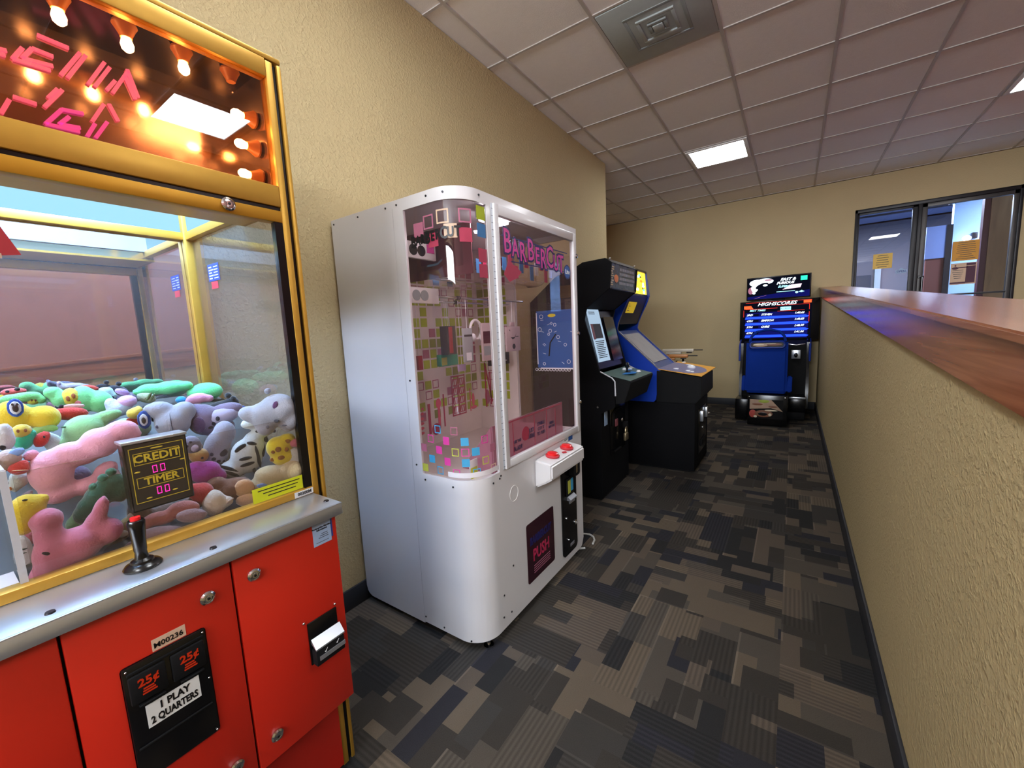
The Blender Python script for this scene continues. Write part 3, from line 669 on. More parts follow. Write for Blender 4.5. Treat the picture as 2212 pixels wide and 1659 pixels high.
b = MB(); strip(b, .4265, SW0, WZ0-.012, WZ1); b.build('rear_post', 'white_enamel', wm)
b = MB(); strip(b, SW1, SD0, WZ0-.012, WZ1); b.build('front_post', 'white_enamel', wm)
MB().box(FX-.012, FX, RY-.012, RY, WZ0-.012, WZ1).build('front_post', 'white_enamel', wm)
MB().tube([(-1.07+.07*math.cos(a*.5), 2.27+.1*math.sin(a*.5), .008) for a in range(0, 12)], .006).build('power_cord', 'cable_grey', wm)
b = MB(); strip(b, SW0, SW1, WZ0, WZ1, t=.004, off=-.003); b.build('side_window', 'acrylic_smoke', wm)
def plan(off): return [(p.x, p.y) for p in [path(s, off) for s in [0, S1]+[S1+(S2-S1)*k/8 for k in range(1, 9)]]+[path(S3, off)-Vector((0, .013, 0)), Vector((BX, RY-.013, 0))]]
MB().prism(plan(-.0125), 'z', ZT-.014, ZT-.002).build('roof_panel', 'white_enamel', wm)
b = MB(); b.box(BX, BX+.36, RY-.012, RY, .035, ZT-.012); b.box(BX, BX+.012, SY+.012, RY, .035, ZT-.012); b.box(BX+.36, FX-.012, RY-.012, RY, .035, WZ0); b.box(BX+.36, FX-.012, RY-.012, RY, WZ1, ZT-.012)
b.build('rear_shell', 'white_enamel', wm)
MB().box(BX+.36, FX-.012, RY-.008, RY-.004, WZ0, WZ1).build('right_window', 'acrylic_smoke', wm)
MB().prism(plan(-.016), 'z', .035, .05).build('bottom_panel', 'black_matte', wm)
for (x, y) in ((-1.055, 1.262), (-1.06, 2.13), (-1.74, 1.25), (-1.74, 2.12)):
    MB().lathe([(0, 0), (.022, 0), (.022, .008), (.008, .012), (.008, .05), (0, .05)], (x, y, 0)).build('foot', 'chrome', wm)
# seam line and screws
b = MB(); strip(b, .4248, .4267, .04, WZ1+.02, t=.004, off=-.001); b.build('seam', 'seam', wm)
for (s, z) in ((.02, 1.885), (.20, 1.885), (.385, 1.885), (.452, 1.885), (.62, 1.885), (.70, 1.885), (.85, 1.885), (.452, .80), (.452, 1.17), (.50, .74), (.66, .735), (.435, .07), (.55, .06), (.70, .05), (.845, .73), (.89, .735), (.90, .745), (.87, .10), (.93, .09), (.96, .30), (.88, .20)):
    p = path(s, .0008); n = (path(s, .01)-path(s)).normalized()
    MB().cyl((p.x, p.y, z), n, .0042, .003, 12).build('screw', 'screw', wm)
# door with its frame, hinge, pane
SDY0, SDY1 = 1.398, 2.165
dz0, dz1 = .765, 1.872
b = MB()
b.box(FX-.01, FX+.012, SDY0, SDY0+.03, dz0, dz1, .002); b.box(FX-.01, FX+.012, SDY1-.048, SDY1-.012, dz0, dz1, .002)
b.box(FX-.01, FX+.012, SDY0+.03, SDY1-.048, dz1-.042, dz1, .002); b.box(FX-.01, FX+.012, SDY0+.03, SDY1-.048, dz0, dz0+.035, .002)
wd = b.build('glass_door', 'white_enamel', wm)
MB().box(FX-.002, FX+.001, SDY0+.03, SDY1-.048, dz0+.035, dz1-.042).build('pane', 'acrylic_smoke', wd)
b = MB(); b.box(FX-.001, FX+.004, SDY0-.010, SDY0-.001, dz0, dz1); hg = b.build('hinge', 'steel', wm)
b = MB()
for k in range(40): b.box(FX+.0035, FX+.0046, SDY0-.011, SDY0, dz0+.012+k*.0275, dz0+.014+k*.0275)
b.build('hinge_knuckles', 'seam', hg)
for z in (1.752, 1.33, .935): MB().lathe([(0, 0), (.011, 0), (.012, .008), (.008, .014), (0, .015)], (FX+.010, SDY1-.022, z), (1, 0, 0)).build('lock', 'chrome', wd)
pbr('header_maroon', '5c2430', .4, noise=.3, scale=14); emis('machine_lamp', 'f6f4ff', 30.0); emis('machine_diffuser', 'f4efff', 1.4)
# interior floor and printed walls
fl = MB().prism(plan(-.016), 'z', .70, .715).build('prize_floor', 'white_inner', wm)
def tiles(b, ax, val, u0, u1, z0, z1, p, fill, seed, holes=()):
    rnd = random.Random(seed); n = int((u1-u0)/p); m_ = int((z1-z0)/p)
    for i in range(n):
        for k in range(m_):
            if rnd.random() > fill: continue
            u, z = u0+(i+.5)*p, z0+(k+.5)*p; h = p*.41
            if any(a <= u <= c and d <= z <= e for a, c, d, e in holes): continue
            q = rnd.random(); b.mi = 0 if q < .7 else (1 if q < .88 else 2)
            z_frac = (z-z0)/(z1-z0)
            if z_frac > .78: b.mi = 3 if rnd.random() < .6 else (4 if rnd.random() < .3 else 1)
            hollow = rnd.random() < .13
            def quad(a, c, d, e):
                if ax == 'x': b.box(val, val+.0012, a, c, d, e)
                else: b.box(a, c, val-.0012, val, d, e)
            if hollow:
                t = h*.2; b.mi = 3 if b.mi == 3 else 2
                quad(u-h, u+h, z-h, z-h+t); quad(u-h, u+h, z+h-t, z+h); quad(u-h, u-h+t, z-h, z+h); quad(u+h-t, u+h, z-h, z+h)
            else: quad(u-h, u+h, z-h, z+h)
    b.mi = 0
for n_, c_ in (('tile_green', 'a4b41c'), ('tile_olive', '848c2c'), ('tile_rose', 'a9637a'), ('tile_red', 'a83650'), ('tile_blue', '3a74a8'), ('tile_pink', 'cf3f92'), ('tile_cyan', '3f9ac4'), ('tile_lime', 'b8bc4a'), ('print_crimson', 'b0234e'), ('print_pink', 'd8526a'), ('tile_tan', 'cdb094'), ('tile_white', 'dcd6d8')):
    pbr(n_, c_, .5)
MB().box(BX+.045, BX+.05, SY+.02, RY-.02, .715, ZT-.03).build('back_wall', 'white_inner', wm)
b = MB(); tiles(b, 'x', BX+.05, SY+.04, RY-.03, .86, 1.86, .060, .86, 4); b.build('wall_tiles', ['tile_green', 'tile_olive', 'tile_rose', 'tile_red', 'tile_blue'], wm)
MB().box(BX+.05, BX+.36, RY-.024, RY-.02, .715, ZT-.03).build('side_wall', 'white_inner', wm)
b = MB(); tiles(b, 'y', RY-.024, BX+.06, BX+.36, .86, 1.86, .060, .86, 9); b.build('wall_tiles', ['tile_green', 'tile_olive', 'tile_rose', 'tile_red', 'tile_blue'], wm)
MB().box(BX+.36, BX+.365, SY+.012, SY+.014, .715, ZT-.03).build('inner_edge', 'white_inner', wm)
# crimson prints low on the back wall: barber pole, mirror with panes, stool, stand
X0 = BX+.0514
b = MB()
def pr(y, z): return (y, z)
b.mi = 0; b.box(X0, X0+.001, 1.79, 1.80, .80, 1.00)
b.box(X0, X0+.001, 1.87, 2.00, .845, .853); b.box(X0, X0+.001, 1.87, 1.878, .845, 1.10); b.box(X0, X0+.001, 1.992, 2.0, .845, 1.10); b.box(X0, X0+.001, 1.87, 2.0, 1.09, 1.098); b.box(X0, X0+.001, 1.931, 1.939, .85, 1.09)
for k in range(4):
    for j in (0, 1):
        yy, zz = 1.882+.061*j, .86+.058*k; b.mi = 0; b.box(X0, X0+.001, yy, yy+.046, zz, zz+.046)
        b.mi = 1
        for q in (.012, .028): b.prism([(yy+q-.008, zz+.006), (yy+q, zz+.006), (yy+q+.012, zz+.04), (yy+q+.004, zz+.04)], 'x', X0+.001, X0+.0016)
b.mi = 0; b.cyl((X0, 1.72, .80), (1, 0, 0), .035, .002); b.box(X0, X0+.001, 1.66, 1.68, .78, .96); b.mi = 2
for k in range(6): b.ell((X0, 1.60+.004*k, .80+.028*k), (.001, .024-.003*k, .009))
b.box(X0, X0+.001, 2.04, 2.05, .85, 1.00); b.ell((X0, 2.075, .92), (.001, .015, .045)); b.ell((X0, 2.08, .87), (.001, .03, .012)); b.box(X0, X0+.001, 1.74, 1.76, .80, .93); b.ell((X0, 1.75, .95), (.001, .022, .03))
b.build('wall_print', ['print_crimson', 'tile_white', 'print_pink'], wm)
b = MB(); yy = RY-.0252
b.mi = 0; b.ell((-1.56, yy, .97), (.035, .001, .022)); b.box(-1.60, -1.52, yy-.001, yy, .955, .962); b.box(-1.565, -1.555, yy-.001, yy, .87, .955); b.box(-1.70, -1.69, yy-.001, yy, .86, 1.16); b.box(-1.66, -1.65, yy-.001, yy, .88, 1.10); b.prism([(-1.70, 1.16), (-1.69, 1.16), (-1.64, .90), (-1.65, .90)], 'y', yy-.001, yy)
b.mi = 1; b.box(-1.60, -1.545, yy-.001, yy, 1.075, 1.16); b.mi = 2; b.box(-1.594, -1.551, yy-.0014, yy-.001, 1.083, 1.152); b.ell((-1.685, yy, .93), (.02, .001, .05))
b.build('wall_print', ['print_crimson', 'print_pink', 'tile_rose'], wm)
# sticker band low on the window and up on the corner
b = MB(); rnd = random.Random(5); cols = ['tile_white', 'tile_rose', 'tile_pink', 'tile_cyan', 'tile_lime', 'tile_tan', 'tile_blue']
def sq(b, s, z, h, mi, hollow):
    b.mi = mi
    if hollow:
        t = h*.22
        for a in ((s-h, s+h, z-h, z-h+t), (s-h, s+h, z+h-t, z+h), (s-h, s-h+t, z-h+t, z+h-t), (s+h-t, s+h, z-h+t, z+h-t)): strip(b, *a, t=.0008, off=-.002)
    else: strip(b, s-h, s+h, z-h, z+h, t=.0008, off=-.002)
p = .044
for i in range(10):
    for k in range(5):
        s, z = SW0+.018+p*i, WZ0+.008+p*k
        if s+.02 > SW1: continue
        if (i+k) % 2 == 0 or k == 2 and rnd.random() < .4:
            if k < 4 or rnd.random() < .35:
                q = rnd.choice([1, 2, 2, 3, 4, 5, 1, 4]); sq(b, s, z+.012, .0165, q, rnd.random() < .42)
b.build('sticker_band', cols, wm)
b = MB(); b.mi = 0; strip(b, S1-.02, SW1-.004, WZ0+.001, WZ0+.022, t=.0008, off=-.0015); b.build('sticker_base', 'tile_white', wm)
# upper header prints
b = MB()
for (s, z, q, h) in ((.62, 1.79, 1, 1), (.565, 1.77, 1, 0), (.69, 1.80, 5, 1), (.78, 1.80, 1, 1), (.86, 1.82, 4, 0), (.78, 1.73, 3, 0), (.86, 1.755, 6, 0), (.72, 1.745, 5, 0), (.86, 1.66, 3, 0), (.64, 1.72, 3, 0), (.86, 1.60, 3, 0)):
    b = MB(); sq(b, s, z, .026, 0, h); b.build('header_tile', ['tile_white', 'tile_rose', 'tile_pink', 'tile_red', 'tile_green', 'tile_tan', 'tile_blue'][q], wm)
hb = MB(); hb.box(-1.74, -1.16, SY+.25, RY-.06, 1.60, 1.85, .06, 4); hb = hb.build('header_box', 'acrylic_smoke', wm)
b = MB(); rnd = random.Random(8)
for k in range(14):
    y, z = SY+.26+.05*k, 1.62+.03*(k % 3); b.mi = rnd.choice([0, 1, 2, 3]); b.box(-1.158, -1.1565, y, y+.035, z, z+.05+.03*rnd.random())
b.build('header_print', ['tile_red', 'tile_blue', 'tile_white', 'print_crimson'], hb)
b = MB(); b.box(-1.70, -1.17, SY+.25, SY+.254, 1.62, 1.84); b.build('header_side', 'header_maroon', hb)
lf = MB().box(-1.14, -1.06, 1.44, 1.60, 1.845, 1.89, .003).build('lamp_housing', 'white_plain', wm)
MB().box(-1.13, -1.07, 1.45, 1.59, 1.832, 1.845, .003).build('lamp_tube', 'machine_lamp', lf)
for k, ch in enumerate('BARBERCUT'):
    s = .535+.0265*k; p_ = path(s, .0012); n_ = (path(s, .02)-path(s)).normalized(); td = Vector((-n_.y, n_.x, 0))
    text(ch, .062 if ch in 'BC' else .05, 'ink_black', wm, (p_.x, p_.y, 1.725+.002*k), td, UZ, bold=.002, sx=.75)
# logo on the glass door
gx = FX+.0022
def logo(s, y, z, size, sx):
    text(s, size, 'logo_navy', wd, (gx, y, z), YX, (0, -.02, 1), bold=.010, sx=sx, ext=.0003, align='CENTER')
    text(s, size, 'logo_pink', wd, (gx+.0006, y, z), YX, (0, -.02, 1), bold=.001, sx=sx, ext=.0003, align='CENTER')
pbr('logo_navy', '1c1a58', .35); pbr('logo_pink', 'd23f96', .35); pbr('decal_blue', '2b5aa0', .4); pbr('decal_yellow', 'e6cf3a', .4); pbr('decal_orange', 'd8812e', .4)
for ch, y, z, sz in (('B', 1.495, 1.735, .125), ('A', 1.555, 1.715, .095), ('R', 1.615, 1.705, .105), ('B', 1.685, 1.722, .12), ('E', 1.745, 1.705, .095), ('R', 1.80, 1.695, .115), ('C', 1.865, 1.71, .13), ('U', 1.93, 1.69, .095), ('T', 1.985, 1.69, .11)):
    logo(ch, y, z, sz*1.14, .74)
b = MB(); b.box(gx-.0004, gx, 1.45, 2.06, 1.755, 1.760); b.box(gx-.0004, gx, 1.52, 2.03, 1.655, 1.660)
b.mi = 0; b.cyl((gx, 2.055, 1.66), (1, 0, 0), .038, .0012, 28); b.mi = 1; b.cyl((gx+.0006, 2.055, 1.66), (1, 0, 0), .031, .001, 28)
b.build('logo_badge', ['logo_navy', 'decal_blue'], wd)
text('Lite', .034, 'ink_white', wd, (gx+.0016, 2.055, 1.66), YX, UZ, bold=.0006)
b = MB(); b.prism([(1.46, 1.60), (1.50, 1.66), (1.60, 1.62), (1.56, 1.59), (1.50, 1.57)], 'x', gx-.0004, gx); b.build('logo_swash', 'tile_red', wd)
# rods, carriage brackets
for (x, z) in ((-1.36, 1.532), (-1.46, 1.52)): MB().cyl((x, 1.70, z), (0, 1, 0), .006, .86).build('rod', 'chrome', wm)
MB().cyl((-1.62, 1.70, 1.66), (0, 1, 0), .008, .86).build('rod', 'chrome', wm)
for (y, z) in ((1.55, 1.532), (1.64, 1.52), (1.80, 1.532), (1.93, 1.52)): MB().cyl((-1.36 if z > 1.525 else -1.46, y, z), (0, 1, 0), .010, .018).build('rod_clip', 'black_matte', wm)
for (z, hole) in ((1.722, 'black_matte'), (1.532, 'vent_dark')):
    b = MB(); b.box(-1.36, -1.345, SY+.03, SY+.21, z-.034, z+.034, .002); br = b.build('bracket', 'white_plain', wm)
    for y in (.075, .122): MB().cyl((-1.3445, SY+y, z), (1, 0, 0), .023, .002).build('bracket_hole', hole, br)
    if hole == 'black_matte': MB().box(-1.3455, -1.3442, SY+.155, SY+.20, z-.004, z+.032).build('price_tag', 'logo_pink', br)
# blade guard: pink printed acrylic trough round the prize chute
b = MB(); b.box(-1.115, -1.108, 1.44, 2.12, .715, .935); bg = b.build('blade_guard', 'acrylic_pink', wm)
b = MB(); b.prism([(-1.30, .715), (-1.115, .715), (-1.115, .935)], 'y', 1.436, 1.441); b.build('guard_side', 'acrylic_pink', bg)
b = MB(); gx2 = -1.107
for a in ((1.45, 2.11, .925, .929), (1.45, 2.11, .735, .739), (1.60, 1.604, .74, .92), (1.80, 1.804, .74, .92), (1.93, 1.934, .74, .92), (2.03, 2.034, .75, .91)): b.box(gx2-.001, gx2, *a)
b.cyl((gx2, 1.715, .84), (1, 0, 0), .036, .001); b.build('guard_lines', 'print_crimson', bg)
for (s, y, z, sz) in (('BLADE', 1.64, .785, .030), ('USE THE', 1.635, .82, .020), ('JUST\nHERE', 1.77, .83, .030), ('STRING\nCUT IT\nTO WIN', 1.868, .835, .026), ('HOLD\nBUTTON', 1.985, .83, .02), ('PUSH', 1.49, .83, .030)):
    text(s, sz, 'logo_navy', bg, (gx2+.0008, y, z), YX, UZ, bold=.0008, sx=.85)
# blue cut-out sticker on the right window (figure on it left out)
yy = RY-.0095
b = MB(); b.mi = 0; b.box(-1.29, -1.045, yy-.001, yy, 1.13, 1.47)
b.mi = 1
for a in ((-1.292, -1.286, 1.15, 1.46), (-1.27, -1.045, 1.122, 1.130)): b.box(a[0], a[1], yy-.0016, yy-.001, a[2], a[3])
rnd = random.Random(12)
def ring(b, x, z, r, y): 
    b.tube([(x+r*math.cos(a*PI/6), y, z+r*math.sin(a*PI/6)) for a in range(12)], .0016, 5, True)
for k in range(20):
    x, z = rnd.uniform(-1.275, -1.06), rnd.uniform(1.15, 1.44)
    if k % 2: ring(b, x, z, rnd.uniform(.006, .012), yy-.0016)
    else:
        a = rnd.uniform(-1, 1); l = .02; dx, dz = l*math.cos(a), l*math.sin(a); b.tube([(x, yy-.0016, z), (x+dx, yy-.0016, z+dz)], .0014, 5)
for k in range(12): ring(b, -1.30+.02*k, 1.118, .008, yy-.001)
for k in range(8): ring(b, -1.034, 1.13+.045*k, .009, yy-.001)
b.mi = 2; b.ell((-1.185, yy, 1.44), (.05, .0012, .018)); b.mi = 3
b.tube([(-1.21, yy-.001, 1.20), (-1.20, yy-.001, 1.28), (-1.16, yy-.001, 1.33)], .004, 6)
b.build('window_sticker', ['decal_blue', 'ink_white', 'decal_yellow', 'black_gloss'], wm)
# control box with two red buttons
b = MB(); b.prism([(FX, .735), (-.935, .722), (-.925, .715), (-.925, .645), (-.955, .625), (FX, .59)], 'y', 1.645, 2.015, bev=.008)
cb = b.build('control_box', 'white_enamel', wm)
for y in (1.745, 1.90):
    o = MB().lathe([(0, -.004), (.034, -.002), (.036, .006), (.031, .010), (0, .012)], (-.974, y, .731), (.12, 0, 1)).build('button_ring', 'sticker_red', cb)
    MB().lathe([(0, .008), (.029, .009), (.027, .018), (.018, .022), (0, .023)], (-.974, y, .731), (.12, 0, 1)).build('push_button', 'red_button', cb)
MB().prism([(-.955, 1.82), (-.94, 1.835), (-.955, 1.855), (-.97, 1.835)], 'z', .7265, .729).build('arrow_mark', 'sticker_red', cb)
b = MB(); b.box(FX+.0005, FX+.001, 1.945, 2.01, .735, .775); pb = b.build('price_label', 'paper_white', wm)
text('50¢\n1 PLAY', .016, 'ink_black', pb, (FX+.0014, 1.977, .757), YX, UZ)
MB().box(FX+.0005, FX+.001, 2.015, 2.065, .735, .79).build('info_label', 'decal_blue', wm)
# coin door
def rrect(y0, y1, z0, z1, r, n=6):
    pts = []
    for (cy, cz, a0) in ((y1-r, z1-r, 0), (y0+r, z1-r, 90), (y0+r, z0+r, 180), (y1-r, z0+r, 270)):
        for k in range(n+1):
            a = math.radians(a0+90*k/n); pts.append((cy+r*math.cos(a), cz+r*math.sin(a)))
    return pts
cdr = MB().prism(rrect(1.905, 2.085, .085, .645, .03), 'x', FX-.004, FX+.006).build('coin_door', 'black_gloss', wm)
b = MB(); b.prism(rrect(2.0, 2.085, .53, .70, .02), 'x', FX, FX+.035, bev=.004); b.build('coin_mech', 'black_matte', cdr)
MB().box(FX+.03, FX+.037, 2.03, 2.05, .55, .60, .002).build('latch', 'brass', cdr)
b = MB(); b.box(FX+.006, FX+.014, 1.955, 2.04, .43, .53, .002); bz = b.build('bill_acceptor', 'black_matte', cdr)
b = MB(); b.box(FX+.014, FX+.0145, 1.965, 1.998, .445, .52); b.build('bill_label', 'tile_lime', bz)
b = MB(); b.box(FX+.014, FX+.0145, 2.0, 2.03, .452, .523); b.build('bill_label', 'tile_cyan', bz)
MB().prism([(FX+.006, .405), (FX+.03, .405), (FX+.03, .412), (FX+.006, .43)], 'y', 1.965, 2.045).build('tray', 'steel', cdr)
MB().box(FX+.006, FX+.010, 1.99, 2.06, .375, .388, .001).build('tray', 'steel', cdr)
for (y, z, r) in ((2.06, .565, .012), (2.062, .24, .014), (1.945, .31, .007), (1.965, .175, .005)): lock(cdr, FX+.006, y, z, r)
MB().box(FX+.006, FX+.0075, 1.99, 2.04, .12, .138, .001).build('plate', 'steel', cdr)
# prize flap
fp = MB().prism(rrect(1.545, 1.81, .135, .437, .012), 'x', FX-.002, FX+.003).build('prize_flap', 'flap_smoke', wm)
text('BARBERCUT', .052, 'logo_navy', fp, (FX+.0036, 1.675, .34), YX, (0, .1, 1), bold=.003, sx=.72)
text('PUSH', .085, 'print_crimson', fp, (FX+.0036, 1.675, .26), YX, UZ, bold=.002, sx=.8)
b = MB()
for k in range(4): b.box(FX+.003, FX+.0036, 1.60, 1.76, .205-.012*k, .209-.012*k)
b.build('flap_lines', 'tile_rose', fp)
b = MB(); b.tube([(FX+.0005, 1.46+.033*math.cos(a*PI/12), .632+.036*math.sin(a*PI/12)) for a in range(24)], .0012, 5, True); b.build('knockout', 'white_plain', wm)

# ---- prizes hanging inside it
def card(name, label, cat, x, y0, y1, z0, z1, mat, top=1.53, t=.012, rot=0.):
    cx_, cz = (y0+y1)/2, (z0+z1)/2
    o = thing(name, label, cat, (x, cx_, cz), 'prizes hanging in the white machine')
    bb = MB().box(x-t/2, x+t/2, y0, y1, z0, z1, .002).build('packet', mat, o)
    MB().tube([(x, cx_, z1), (x, cx_, top-.005)], .0012, 5).build('string', 'ink_white', o)
    return o, bb
for n_, c_ in (('pk_red', '9c1f28'), ('pk_dark', '2c1c22'), ('pk_grey', 'a3a8aa'), ('pk_pinkish', 'c9b3b4'), ('pk_maroon', '5a2430'), ('pk_black', '26242a'), ('pk_teal', '2fa27a'), ('pk_lilac', 'b49ac4')): pbr(n_, c_, .35)
o, q = card('boxed_prize', 'red and dark boxed prize hanging leftmost in the white machine', 'prize', -1.46, 1.535, 1.60, 1.255, 1.40, 'pk_dark', t=.05)
MB().box(-1.434, -1.4335, 1.545, 1.573, 1.262, 1.395).build('box_print', 'pk_red', o)
o, q = card('cable_pouch', 'grey transparent pouch with black header strip hanging beside the red box', 'prize', -1.36, 1.565, 1.635, 1.215, 1.385, 'pk_grey')
MB().box(-1.3535, -1.353, 1.57, 1.63, 1.342, 1.352).build('header_strip', 'ink_black', o); MB().box(-1.3535, -1.353, 1.58, 1.62, 1.222, 1.262).build('window', 'ink_white', o)
o = thing('headphones', 'white hanging headphones between the grey pouch and the photo card', 'headphones', (-1.40, 1.72, 1.37), 'prizes hanging in the white machine')
MB().tube([(-1.40, 1.72+.045*math.cos(a*PI/12), 1.375+.05*math.sin(a*PI/12)) for a in range(24)], .008, 8, True).build('band', 'white_plain', o)
for s in (-1, 1): MB().ell((-1.39, 1.72+s*.035, 1.335), (.014, .016, .022)).build('ear_cup', 'ink_white', o)
o, q = card('photo_card', 'pinkish card with maroon photo print hanging behind the door hinge', 'prize', -1.38, 1.74, 1.90, 1.205, 1.41, 'pk_pinkish')
MB().box(-1.3735, -1.373, 1.748, 1.892, 1.30, 1.365).build('photo', 'pk_maroon', o); MB().box(-1.3735, -1.373, 1.748, 1.892, 1.235, 1.285).build('photo', 'pk_grey', o)
b = MB(); b.box(-1.3735, -1.373, 1.71, 1.735, 1.25, 1.31); 
o, q = card('earphone_pack', 'white notched earphone pack with wing icon, rightmost hanging prize', 'prize', -1.33, 1.895, 2.035, 1.245, 1.385, 'pk_pinkish')
MB().box(-1.335, -1.325, 1.94, 1.985, 1.385, 1.41, .002).build('hang_tab', 'pk_pinkish', o)
b = MB(); b.prism([(1.935, 1.325), (1.975, 1.325), (1.995, 1.345), (1.975, 1.318), (1.955, 1.312)], 'x', -1.3238, -1.3233); b.tube([(-1.3238, 1.925, 1.368), (-1.3238, 1.93, 1.36)], .002, 6); b.cyl((-1.3235, 1.965, 1.272), (1, 0, 0), .015, .0008); b.box(-1.3238, -1.3233, 1.985, 2.015, 1.325, 1.329); b.build('icon', 'ink_grey', o)
o, q = card('black_pouch', 'black gadget box low behind the photo card', 'prize', -1.44, 1.88, 2.06, 1.165, 1.235, 'pk_black', t=.03)
MB().box(-1.4245, -1.424, 1.99, 2.03, 1.185, 1.19).build('box_print', 'ink_white', o)
o, q = card('teal_pouch', 'teal green wrapped prize low under the red box', 'prize', -1.50, 1.53, 1.66, 1.195, 1.255, 'pk_teal', t=.03)
MB().box(-1.4845, -1.484, 1.535, 1.575, 1.20, 1.24).build('wrap_print', 'tile_lime', o)
o, q = card('lilac_pouch', 'small lilac prize packet under the teal one', 'prize', -1.42, 1.585, 1.64, 1.165, 1.20, 'pk_lilac', t=.012)
o, q = card('red_pouch', 'small red prize packet at the left edge of the side window', 'prize', -1.52, 1.40, 1.43, 1.19, 1.26, 'pk_red', t=.02)
o = thing('price_card', 'little white and lime card standing on the floor behind the corner window', 'price card', (-1.16, 1.36, .715), None)
MB().box(-1.165, -1.16, 1.33, 1.385, .716, .80, .001).build('card', 'paper_white', o); MB().box(-1.1597, -1.159, 1.335, 1.38, .716, .765).build('print_block', 'paper_lime', o)

# ============================================================ black arcade cabinet
pbr('marquee_dim', '44464f', .25, noise=.5, scale=14); pbr('mq_grey', '8e8c94', .3, noise=.3, scale=40); pbr('mq_tan', 'c0a878', .3, noise=.4, scale=30); pbr('mq_orange', 'e8863a', .3, noise=.3, scale=20)
emis('mq_lit_yellow', 'f0c23a', 1.1); emis('mq_lit_white', 'e6f0dc', 1.2); emis('mq_lit_cyan', '58c0e8', 1.0); emis('mq_lit_orange', 'e88a28', .9); emis('card_glow', '9fb6cc', .55)
pbr('screen_off', '1d1826', .12); pbr('screen_grey', '9a9ca6', .15, noise=.15, scale=6); pbr('card_red', '8a4a50', .4)
a1 = thing('arcade_cabinet', 'black upright arcade cabinet with unlit basketball marquee, next to the white machine', 'arcade cabinet', (-1.45, 3.23, 0), 'upright arcade cabinets')
AY0, AY1 = 2.92, 3.54
prof = [(-1.79, .02), (-1.79, 1.58), (-1.55, 1.76), (-1.376, 1.815), (-1.319, 1.842), (-1.141, 1.851), (-1.099, 1.819), (-1.113, 1.636), (-1.297, 1.503), (-1.318, 1.42), (-1.20, 1.02), (-1.11, .975), (-1.088, .95), (-1.084, .76), (-1.11, .74), (-1.16, .72), (-1.192, .70), (-1.192, .02)]
for (y0, y1) in ((AY0, AY0+.02), (AY1-.02, AY1)):
    sd = MB().prism(prof, 'y', y0, y1).build('side_panel', 'black_side', a1)
    MB().tube([(x+.002, (y0+y1)/2, z+.002) for x, z in [(-1.20, 1.02), (-1.11, .975), (-1.088, .95), (-1.084, .84)]], .006, 6).build('edge_trim', 'white_line', sd)
I0, I1 = AY0+.02, AY1-.02
b = MB(); b.prism([(-1.775, .05), (-1.775, 1.56), (-1.55, 1.74), (-1.37, 1.80), (-1.15, 1.842), (-1.15, 1.830), (-1.36, 1.788), (-1.54, 1.73), (-1.76, 1.55), (-1.76, .05)], 'y', I0, I1); b.build('back_panel', 'black_matte', a1)
MB().prism([(-1.130, 1.640), (-1.125, 1.632), (-1.31, 1.498), (-1.325, 1.51)], 'y', I0, I1).build('speaker_panel', 'black_matte', a1)
mq = MB().prism([(-1.125, 1.640), (-1.119, 1.640), (-1.107, 1.818), (-1.115, 1.818)], 'y', I0, I1).build('marquee', 'marquee_dim', a1)
def mx1(z): return -1.119+(z-1.64)/(1.818-1.64)*.012
b = MB(); rnd = random.Random(3)
b.mi = 1
for k in range(9):
    z = 1.66+.016*k; x = mx1(z); yy = 2.955+.004*rnd.randint(0, 4); b.box(x, x+.0012, yy, yy+.02+.05*rnd.random(), z, z+.010)
b.mi = 2; b.ell((mx1(1.72), 3.07, 1.72), (.002, .045, .036))
b.mi = 0
for row, z in enumerate((1.785, 1.752, 1.718, 1.685)):
    yy = 3.14
    while yy < 3.47:
        w_ = rnd.uniform(.015, .04); x = mx1(z); b.box(x, x+.0012, yy, yy+w_, z-.010, z+.010); yy += w_+.008
b.build('marquee_art', ['mq_grey', 'mq_tan', 'mq_orange'], mq)
b = MB(); b.prism([(-1.108, 1.818), (-1.098, 1.818), (-1.135, 1.850), (-1.15, 1.846)], 'y', I0, I1); b.box(-1.124, -1.11, I0, I1, 1.630, 1.642, .002); b.build('marquee_rail', 'black_gloss', a1)
for y in (AY0+.03, AY1-.03): MB().ell((-1.118, y, 1.848), (.008, .008, .006), sub=2).build('screw', 'chrome', a1)
# monitor set back behind the bezel
MB().prism([(-1.345, 1.50), (-1.336, 1.50), (-1.224, 1.035), (-1.235, 1.02)], 'y', I0, I1).build('bezel', 'bezel', a1)
def sx1(z): return -1.22-(z-1.04)*.24+.006
def onscr(b, y0, y1, z0, z1, t=.0012, e=.0): b.prism([(sx1(z0)+e, z0), (sx1(z1)+e, z1), (sx1(z1)+t+e, z1), (sx1(z0)+t+e, z0)], 'y', y0, y1)
b = MB(); onscr(b, 3.28, 3.50, 1.08, 1.44, .003); b.build('screen', 'screen_off', a1)
b = MB(); onscr(b, 2.97, 3.215, 1.09, 1.505, .0015); ic = b.build('instruction_card', 'card_glow', a1)  # printed card, its brightness put in as a glow
MB_ = MB(); onscr(MB_, 2.985, 3.03, 1.265, 1.385, .0006, .0016); MB_.build('card_red_column', 'card_red', ic)
b = MB(); b.mi = 1
onscr(b, 3.03, 3.18, 1.27, 1.385, .0006, .0016); b.mi = 2
for k in range(10):
    onscr(b, 3.0+.004*(k % 3), 3.18-.012*(k % 4), 1.245-.014*k, 1.251-.014*k, .0006, .0016)
for k in range(2): onscr(b, 3.0, 3.12, 1.475-.014*k, 1.48-.014*k, .0006, .0016)
b.build('card_print', ['card_red', 'ink_grey', 'ink_grey'], ic)
